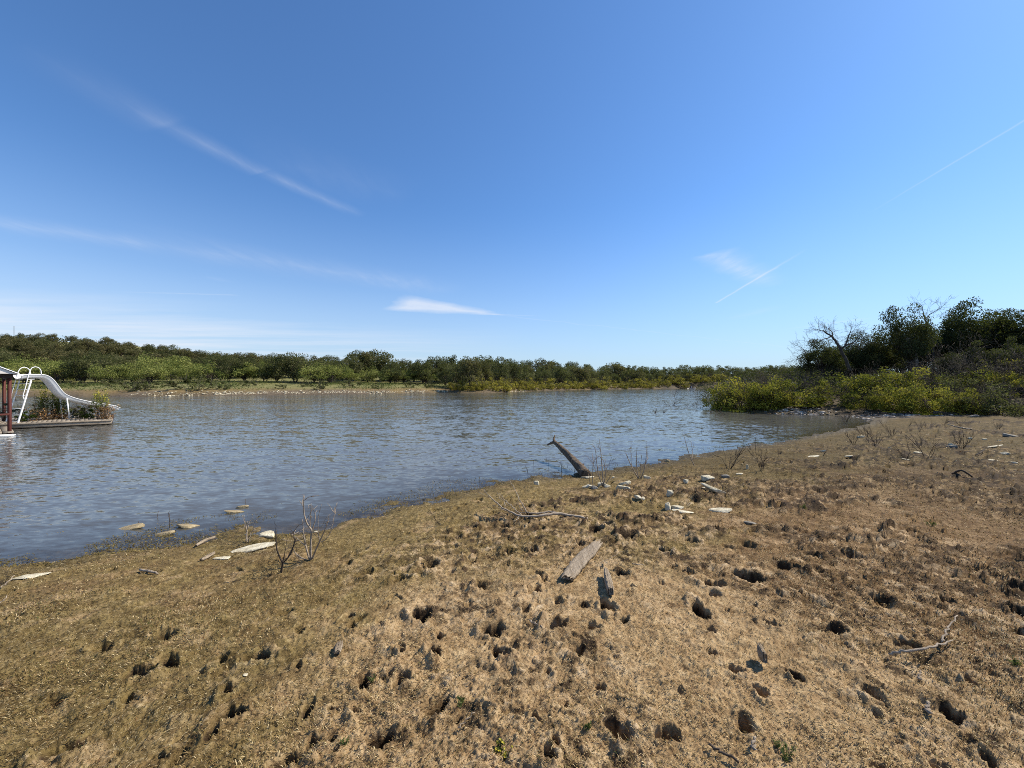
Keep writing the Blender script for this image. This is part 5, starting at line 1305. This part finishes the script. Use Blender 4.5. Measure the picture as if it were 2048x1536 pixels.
# ------------------------------------------------------------------ bare shrubs on the shore
def traced(base, runs, name, label, mat='twig_pale', depth=0.25, seed=0, fine=2):
    """a shrub grown stem by stem; each stem leans a little nearer or farther"""
    g = np.random.default_rng(seed); p0 = np.array(on_ground(*base)); d0 = p0[1]; b = MB()
    k = d0 / F
    for run in runs:
        q = g.normal(0, depth * 0.5); m = len(run); P = []
        for i, (u, v, r) in enumerate(run):
            dd = q * i / max(m - 1, 1); P.append(px3(u, v, d0 + dd) - p0)
        Q = smooth_path(P, m * 4); b.tube(Q, 0.85 * np.interp(np.linspace(0, 1, m * 4), np.linspace(0, 1, m), [x[2] for x in run]), 6)
        for j in range(fine):
            i = g.integers(m, m * 4); d_ = unit(Q[i] - Q[i - 2] + g.normal(0, .02, 3)); branchy(b, Q[i], unit(d_ + g.normal(0, .5, 3)), g.uniform(.05, .12), .004, g, 1, 3, .5, .2, (1, 3), .6, .002)
    o = b.build(name, M[mat], None, True); o.location = p0 - np.array((0, 0, .02)); return tag(o, label, 'bare shrub', 'bare twig shrubs on the shore')
traced((622, 1122), [[(622, 1122, .014), (621, 1100, .013), (622, 1070, .011), (624, 1056, .010), (614, 1045, .009), (608, 1025, .007), (607, 1008, .006), (608, 988, .003)], [(624, 1056, .008), (628, 1045, .006), (631, 1035, .004), (630, 1030, .003)],
                      [(607, 1010, .005), (603, 1004, .004), (598, 996, .002)], [(621, 1055, .007), (620, 1040, .005), (622, 1018, .004), (622, 1003, .003)], [(620, 1118, .010), (614, 1098, .009), (610, 1080, .008), (607, 1062, .005), (605, 1035, .003)],
                      [(612, 1088, .006), (602, 1080, .005), (595, 1073, .004), (582, 1064, .002)], [(624, 1115, .010), (632, 1095, .009), (640, 1078, .008), (648, 1060, .006), (655, 1042, .004), (658, 1026, .003)], [(640, 1078, .006), (637, 1068, .005), (636, 1050, .004), (636, 1030, .003), (643, 1005, .002)],
                      [(642, 1080, .005), (652, 1075, .004), (661, 1062, .004), (667, 1040, .003), (669, 1012, .002)], [(665, 1040, .003), (668, 1030, .002), (672, 1022, .001)], [(619, 1118, .008), (604, 1112, .007), (594, 1106, .006), (587, 1098, .003)]],
       'bare_shrub', 'tall pale many-stemmed bare shrub at the near waterline', seed=4)
traced((561, 1146), [[(561, 1147, .013), (564, 1130, .011), (566, 1122, .010), (558, 1108, .008), (553, 1092, .007), (552, 1070, .006), (552, 1056, .005)], [(566, 1122, .008), (575, 1112, .007), (583, 1102, .006), (588, 1085, .005), (593, 1070, .003)], [(566, 1118, .006), (570, 1100, .004), (572, 1088, .002)],
                      [(576, 1110, .006), (586, 1090, .005), (590, 1075, .004), (581, 1064, .002)], [(560, 1147, .008), (552, 1150, .007), (543, 1150, .006), (536, 1147, .004)]],
       'bare_shrub', 'smaller dark forked bare shrub left of the tall pale shrub', 'twig_dark', seed=5)
traced((494, 1087), [[(494, 1087, .011), (493, 1070, .010), (494, 1056, .008), (491, 1046, .005), (487, 1036, .003)], [(494, 1056, .006), (497, 1048, .004), (499, 1040, .003), (506, 1030, .002)], [(496, 1085, .008), (499, 1068, .007), (505, 1058, .005), (509, 1046, .003)], [(494, 1060, .005), (490, 1048, .004), (488, 1044, .002)], [(500, 1066, .005), (508, 1055, .004), (512, 1046, .002)]],
       'bare_shrub', 'small bare shrub standing in the shallows behind the long white rock', seed=6)
traced((1207, 975), [[(1207, 975, .016), (1206, 955, .013), (1204, 930, .010), (1202, 905, .007), (1198, 872, .003)], [(1205, 970, .012), (1197, 948, .010), (1193, 920, .007), (1191, 895, .005), (1184, 886, .003)], [(1195, 948, .006), (1186, 925, .005), (1174, 910, .003)], [(1186, 972, .009), (1185, 950, .007), (1186, 925, .005), (1192, 915, .003)], [(1207, 970, .010), (1212, 945, .007), (1208, 920, .005), (1201, 912, .003)], [(1208, 972, .009), (1218, 955, .006), (1225, 942, .003)], [(1180, 965, .006), (1178, 945, .005), (1176, 930, .003)], [(1209, 950, .006), (1213, 935, .004), (1216, 928, .003)]],
       'bare_shrub', 'tall bare twig shrub among the little row of white rocks', seed=7)
traced((1279, 959), [[(1279, 959, .014), (1268, 940, .011), (1258, 920, .008), (1251, 903, .004)], [(1278, 958, .012), (1273, 935, .009), (1273, 910, .006), (1274, 892, .003)], [(1280, 958, .012), (1288, 940, .010), (1293, 910, .007), (1292, 880, .003)], [(1268, 940, .007), (1262, 925, .006), (1262, 900, .004), (1262, 880, .002)], [(1288, 938, .007), (1295, 915, .005), (1296, 890, .003)], [(1280, 955, .007), (1281, 930, .005), (1284, 905, .003)]],
       'bare_shrub', 'bare twig shrub with straight upright stems by the water', seed=8)
traced((1390, 933), [[(1390, 933, .014), (1383, 918, .011), (1376, 900, .008), (1368, 870, .004)], [(1384, 918, .008), (1385, 900, .006), (1382, 880, .003)]], 'bare_shrub', 'thin leaning bare shrub of two stems at the lake edge', seed=9)

def kbs(seed, n, spread, H=1.0):
    g = np.random.default_rng(seed); b = MB()
    for k in range(n):
        a = g.uniform(0, 6.28); d0 = unit(np.array((math.cos(a) * spread, math.sin(a) * spread, 1.0)))
        branchy(b, np.array((0.03 * math.cos(a), 0.03 * math.sin(a), -.03)), d0, 0.42, 0.011, g, 2, 5, 0.33, 0.12, (2, 4), .62, .005, .06)
    kk = Kind('bare_shrub', [('stems', b, M['twig_dark'])]); kk.top = float(np.concatenate(b.v)[:, 2].max()); return kk
KB = [kbs(s, n, sp) for s, n, sp in ((401, 5, .55), (402, 4, .8), (403, 7, .5), (404, 3, .6))]
for i, (u, v, h, lab) in enumerate(((1458, 938, 52, 'bare shrub with two upright stems left of the lone leaning shrub'), (1525, 941, 60, 'bare shrub with a forked stem in front of the lake corner'), (1707, 891, 33, 'bare shrub at the corner where lake meets the right flat'), (1741, 889, 40, 'tall thin bare shrub just right of the lake corner shrub'),
                                    (1753, 888, 37, 'dense bare shrub in the group by the cove'), (1725, 870, 22, 'bare shrub above the white flat stone by the cove'), (1784, 875, 27, 'reddish bare shrub right of the dense cove shrub'), (1839, 864, 26, 'bare shrub near the pale fallen branch'), (1855, 917, 52, 'largest spreading bare shrub on the right flat'),
                                    (1813, 917, 36, 'lone upright bare twig left of the largest spreading shrub'), (1925, 898, 42, 'stubby bare shrub over the dark block'), (1816, 854, 18, 'small bare shrub at the cove end'), (1769, 855, 15, 'tiny bare shrub at the tip of the cove'), (1922, 852, 18, 'small bare shrub below the long grey log'), (1997, 860, 19, 'small bare shrub on a dark clod at far right'),
                                    (1645, 911, 22, 'little leaning bare shrub among white chips'), (1887, 853, 20, 'small bare shrub among branches before the bank'), (1857, 858, 17, 'low bare shrub left of the pale fallen branch'), (1690, 846, 26, 'bare shrub standing in the cove water'), (1560, 915, 16, 'small bare tuft of twigs on the flat near the lake'), (1000, 1055, 10, 'tiny bare twig tuft below the fallen branch'), (884, 1052, 40, 'small bare twig on the grass below the waterline bend'),
                                    (8, 1170, 34, 'bare twig shrub cut by the left frame edge'), (1585, 1002, 16, 'little dark twig tuft on the rust brown clay'))):
    p = on_ground(u, v); H = h * p.y / F
    KB[i % 4].put((p.x, p.y, p.z - .01), gp.uniform(0, 6.28), H / KB[i % 4].top * np.array((0.85, 0.85, 1)), lab, 'bare shrub', 'bare twig shrubs on the shore')

# twigs standing in and lying on the water
def water_twig(u, v, h, label, seed, lean=.15, kind=0):
    g = np.random.default_rng(seed); x, d = wpx(u, v); H = h * d / F; b = MB()
    if kind == 0:
        b.tube(bend((0, 0, -.25), (g.normal(0, lean) * H, 0, H), g, 5, .05), np.linspace(.0050, .003, 5) * max(1, d / 9), 5)
        if h > 14: branchy(b, np.array((0, 0, H * .5)), unit(np.array((g.normal(0, .5), .2, .8))), H * .4, .005 * max(1, d / 9), g, 1, 4, .4)
    else:
        for k in range(kind): branchy(b, np.array((g.normal(0, .25), g.normal(0, .1), -.05)), unit(np.array((g.normal(0, .9), g.normal(0, .3), .55))), H * .55, .02, g, 2, 4, .5, .1, (2, 4), .65, .008)
    o = b.build('water_twig' if kind == 0 else 'sunken_branch', M['twig_dark']); o.location = (x, d, 0); return tag(o, label, 'twig' if kind == 0 else 'branch', 'twigs standing in the shallow water')
for i, (u, v, h, lab) in enumerate(((1056, 957, 22, 'thin twig in the water furthest left of the log butt'), (1067, 928, 9, 'short twig in the water left of the log, near its middle'), (1100, 930, 14, 'thin twig in the water a hand left of the log'), (1122, 938, 12, 'thin twig in the water close under the log'), (1126, 944, 18, 'twin twig standing close under the log butt'), (1134, 943, 14, 'thin twig in the water touching the log shadow'), (1149, 952, 16, 'thin twig at the waterline by the log butt'),
                                    (1224, 932, 18, 'thin twig in the water between the two tall twig shrubs'), (1091, 920, 7, 'short bent twig in the water left of the log'), (277, 1050, 8, 'thin stub beside the long brown rock in the water'), (318, 1034, 12, 'thin stub in the water beyond the brown rocks'), (340, 1058, 30, 'upright twig between the two brown rocks'), (493, 1007, 9, 'thin stub above the furthest awash rock'), (1408, 872, 16, 'knobbed twig standing in the lake right of the leaning shrub'), (1423, 880, 9, 'short twig right of the knobbed twig in the lake'), (1487, 884, 20, 'thin twig in the lake left of the open lake corner'),
                                    (1555, 866, 16, 'thin twig standing in the lake before the cove mouth'), (1510, 888, 14, 'short dark twig at the lake edge near the corner'), (957, 966, 12, 'thin twig in the shallows left of the pebble rock'))):
    water_twig(u, v, h, lab, 700 + i)
for i, (u, v, h, n, lab) in enumerate(((1345, 811, 26, 4, 'largest drowned branch rising from the open lake'), (1372, 813, 8, 2, 'low drowned twigs right of the largest drowned branch'), (1395, 817, 16, 3, 'drowned forked twigs before the right thicket'), (1308, 826, 9, 2, 'low drowned twigs left in the open lake'), (1322, 825, 5, 2, 'flat drowned twigs beside the low twigs in the open lake'), (1412, 803, 20, 2, 'dark drowned branch at the lake tip of the thicket'), (1425, 826, 10, 3, 'drowned twigs below the lake tip of the thicket'), (1452, 830, 18, 2, 'slanting drowned branch in front of the thicket'))):
    water_twig(u, v, h, lab, 740 + i, kind=n)

# small living weeds on the mud
for i, (u, v, h, lab, mt, fl_) in enumerate(((1000, 1505, 16, 'small weed with yellow flowers at the bottom middle', 'weed', True), (1012, 1522, 14, 'tiny yellow flowered weed at the bottom edge', 'weed', True), (1572, 1515, 20, 'small green weed near the bottom edge at right', 'weed', False), (925, 1415, 14, 'small green tuft right of the dark central pit', 'weed', False), (1175, 1462, 14, 'faint green tuft in the dry grass at bottom centre', 'weed', False),
                                             (1500, 1094, 14, 'green tuft in the long pit right of the plank', 'weed', False), (1862, 1052, 10, 'small yellow green weed on the pale clay', 'weed', False), (1552, 1490, 12, 'small pale green weed by the twig stub', 'weed', False), (690, 1500, 12, 'small green tuft near the bottom left', 'weed', False), (2030, 1340, 14, 'green tuft at the right frame edge', 'weed', False), (1610, 1025, 8, 'small green weed on the rust brown clay', 'weed', False), (745, 1370, 10, 'faint green tuft in the left grass', 'weed', False))):
    g = np.random.default_rng(800 + i); p = on_ground(u, v); s = h * p.y / F; st, lf, fb_ = MB(), MB(), MB()
    for k in range(7):
        q = np.array((g.normal(0, s * .5), g.normal(0, s * .5), s * g.uniform(.5, 1.1))); P = bend((0, 0, -.01), q, g, 4, .1); st.tube(P, .0012, 4)
        t_ = g.uniform(.3, 1, 9); c = P[0] + (P[-1] - P[0]) * t_[:, None] + g.normal(0, s * .12, (9, 3)); leaf_cards(lf, c, s * .42, g, .5 + g.normal(0, .2, 9), .6, .4)
        if fl_: leaf_cards(fb_, P[-1] + g.normal(0, s * .06, (4, 3)), s * .35, g, .6 + g.normal(0, .2, 4), 1.0, .9)
    o = empty('weed', (p.x, p.y, float(surf(np.array([p.x]), np.array([p.y]))[0]))); tag(o, lab, 'weed', 'small living weeds on the mud')
    st.build('stems', M['weed'], o, color=True); lf.build('leaves', M[mt], o, color=True)
    if fl_: fb_.build('flowers', M['flower'], o, color=True)

# ------------------------------------------------------------------ rowing boat far out, with two people
bxw, bd = wpx(1384, 777.9)
boat = empty('rowing_boat', (bxw, bd, 0), 0.12); tag(boat, 'small dark flat boat with two people near the far bank', 'boat')
b = MB(); LB = 3.3; sec_ = []
for i in range(9):
    t_ = i / 8; x_ = (t_ - .5) * LB; w_ = 0.62 * (1 - .75 * max(0, (t_ - .55) / .45) ** 2); zt = 0.36 + 0.12 * t_ ** 3; zb = -0.08 + 0.18 * max(0, (t_ - .7) / .3) ** 2
    sec_ += [(x_, -w_, zt), (x_, -w_ * .8, zb), (x_, w_ * .8, zb), (x_, w_, zt), (x_, w_ - .05, zt), (x_, w_ * .8 - .05, zb + .05), (x_, -w_ * .8 + .05, zb + .05), (x_, -w_ + .05, zt)]
i, k = np.meshgrid(np.arange(8), np.arange(8), indexing='ij'); k2 = (k + 1) % 8
b.add(sec_, np.stack([i * 8 + k, i * 8 + k2, (i + 1) * 8 + k2, (i + 1) * 8 + k], -1).reshape(-1, 4)); b.add(sec_[:8], [(0, 7, 6, 1), (1, 6, 5, 2), (2, 5, 4, 3)]); b.add(sec_[-8:], [(0, 1, 6, 7), (1, 2, 5, 6), (2, 3, 4, 5)])
b.build('hull', M['hull'], boat)
for x_ in (-.7, .5): bb = MB(); bb.box((x_, 0, .27), (.28, 1.0, .04)); bb.build('bench', M['dock'], boat)
def seated(loc, rz, mat, label):
    bm = bmesh.new(); L_ = bm.verts.layers.skin.verify()
    J = [((0, 0, .08), .15), ((0, 0, .30), .15), ((.02, 0, .48), .17), ((.03, 0, .60), .07), ((.05, 0, .70), .10), ((.05, 0, .80), .085),
         ((.04, .19, .50), .06), ((.10, .25, .26), .05), ((.30, .18, .16), .04), ((.04, -.19, .50), .06), ((.10, -.25, .26), .05), ((.30, -.18, .16), .04),
         ((.12, .10, .08), .09), ((.45, .13, .12), .075), ((.46, .13, -.28), .05), ((.56, .13, -.31), .045), ((.12, -.10, .08), .09), ((.45, -.13, .12), .075), ((.46, -.13, -.28), .05), ((.56, -.13, -.31), .045)]
    E = [(0, 1), (1, 2), (2, 3), (3, 4), (4, 5), (2, 6), (6, 7), (7, 8), (2, 9), (9, 10), (10, 11), (0, 12), (12, 13), (13, 14), (14, 15), (0, 16), (16, 17), (17, 18), (18, 19)]
    vs = [bm.verts.new(j[0]) for j in J]
    for v, j in zip(vs, J): v[L_].radius = (j[1], j[1])
    vs[0][L_].use_root = True
    for a, c in E: bm.edges.new((vs[a], vs[c]))
    me = bpy.data.meshes.new('person'); bm.to_mesh(me); bm.free()
    o = link('person', me, M[mat]); o.modifiers.new('skin', 'SKIN'); s = o.modifiers.new('smooth', 'SUBSURF'); s.levels = s.render_levels = 1
    o.location = loc; o.rotation_euler = (0, 0, rz); return tag(o, label, 'person', 'people in the small boat')
cr, sr = math.cos(.12), math.sin(.12)
seated((bxw - .7 * cr, bd - .7 * sr, .32), .12, 'clothes_dark', 'person in dark clothing seated at the left of the small boat')
seated((bxw - .1 * cr, bd - .1 * sr + .15, .27), 3.2, 'clothes_light', 'person in a pale shirt seated in the middle of the small boat')
seated((bxw + .5 * cr, bd + .5 * sr, .32), 3.3, 'clothes_dark', 'person in dark clothing bent at the right of the small boat')
# pole top over the far hill
pd = 175.0; px_ = (28 - CX) / F * pd; pz = hgt(px_, pd)
b = MB(); topz = CAMZ + (CY - 652) / F * pd; b.tube([(0, 0, -.5), (0, 0, topz - pz)], .08, 8); o = b.build('utility_pole', M['bark_far']); o.location = (px_, pd, pz); tag(o, 'thin pole rising above the trees of the far hill crest', 'pole')

g = np.random.default_rng(66); b = MB()
for k in range(420):
    u = g.uniform(0, 1); x = 17.2 + u * 13 + g.normal(0, .5); y = 23.6 - u * 4.5 + abs(g.normal(0, 1.1)); z = hgt(x, y)
    if z < 0: continue
    a = g.uniform(0, 6.28); L_ = g.uniform(.15, .9); r = g.uniform(.006, .022)
    b.tube(bend((x, y, z + r), (x + L_ * math.cos(a), y + L_ * math.sin(a), z + r + abs(g.normal(0, .08))), g, 4, .08), (r, r * .9, r * .7, r * .4), 4)
tag(b.build('stick_litter', M['twig_dark']), 'dark dead sticks littering the foot of the right bank', 'litter', kind='stuff')

# soft algae mats and drowned grass lying in the shallows along the near waterline
def algae():
    g = np.random.default_rng(88); n = 240000; th = np.arctan(g.uniform(-1.5, 1.5, n)); r = 1 / g.uniform(1 / 24, 1 / 3.4, n); x, y = r * np.sin(th), r * np.cos(th); sd = shore_sd(x, y)
    k = (sd > -1.0) & (sd < 0.25) & (fbm(x * 1.3, y * 1.3, 301, 4, .6) + 0.20 * sstep(-1.0, 0.0, sd) + g.normal(0, .03, n) > 0.60) & (y < 21)
    x, y = x[k], y[k]; z = np.maximum(surf(x, y), 0.0) + np.abs(g.normal(0, 0.008, len(x))) + 0.002
    b = MB(); leaf_cards(b, np.stack([x, y, z], 1), 0.026, g, 0.45 + g.normal(0, .25, len(x)), 2.4, 0.3)
    tag(b.build('algae', M['algae'], color=True), 'olive algae and drowned grass matted along the near waterline', 'algae', kind='stuff')
M['algae'] = leaf_mat('algae_mat', (0.045, 0.034, 0.010), (0.125, 0.098, 0.030), (0.22, 0.17, 0.06), 0.1)
algae()
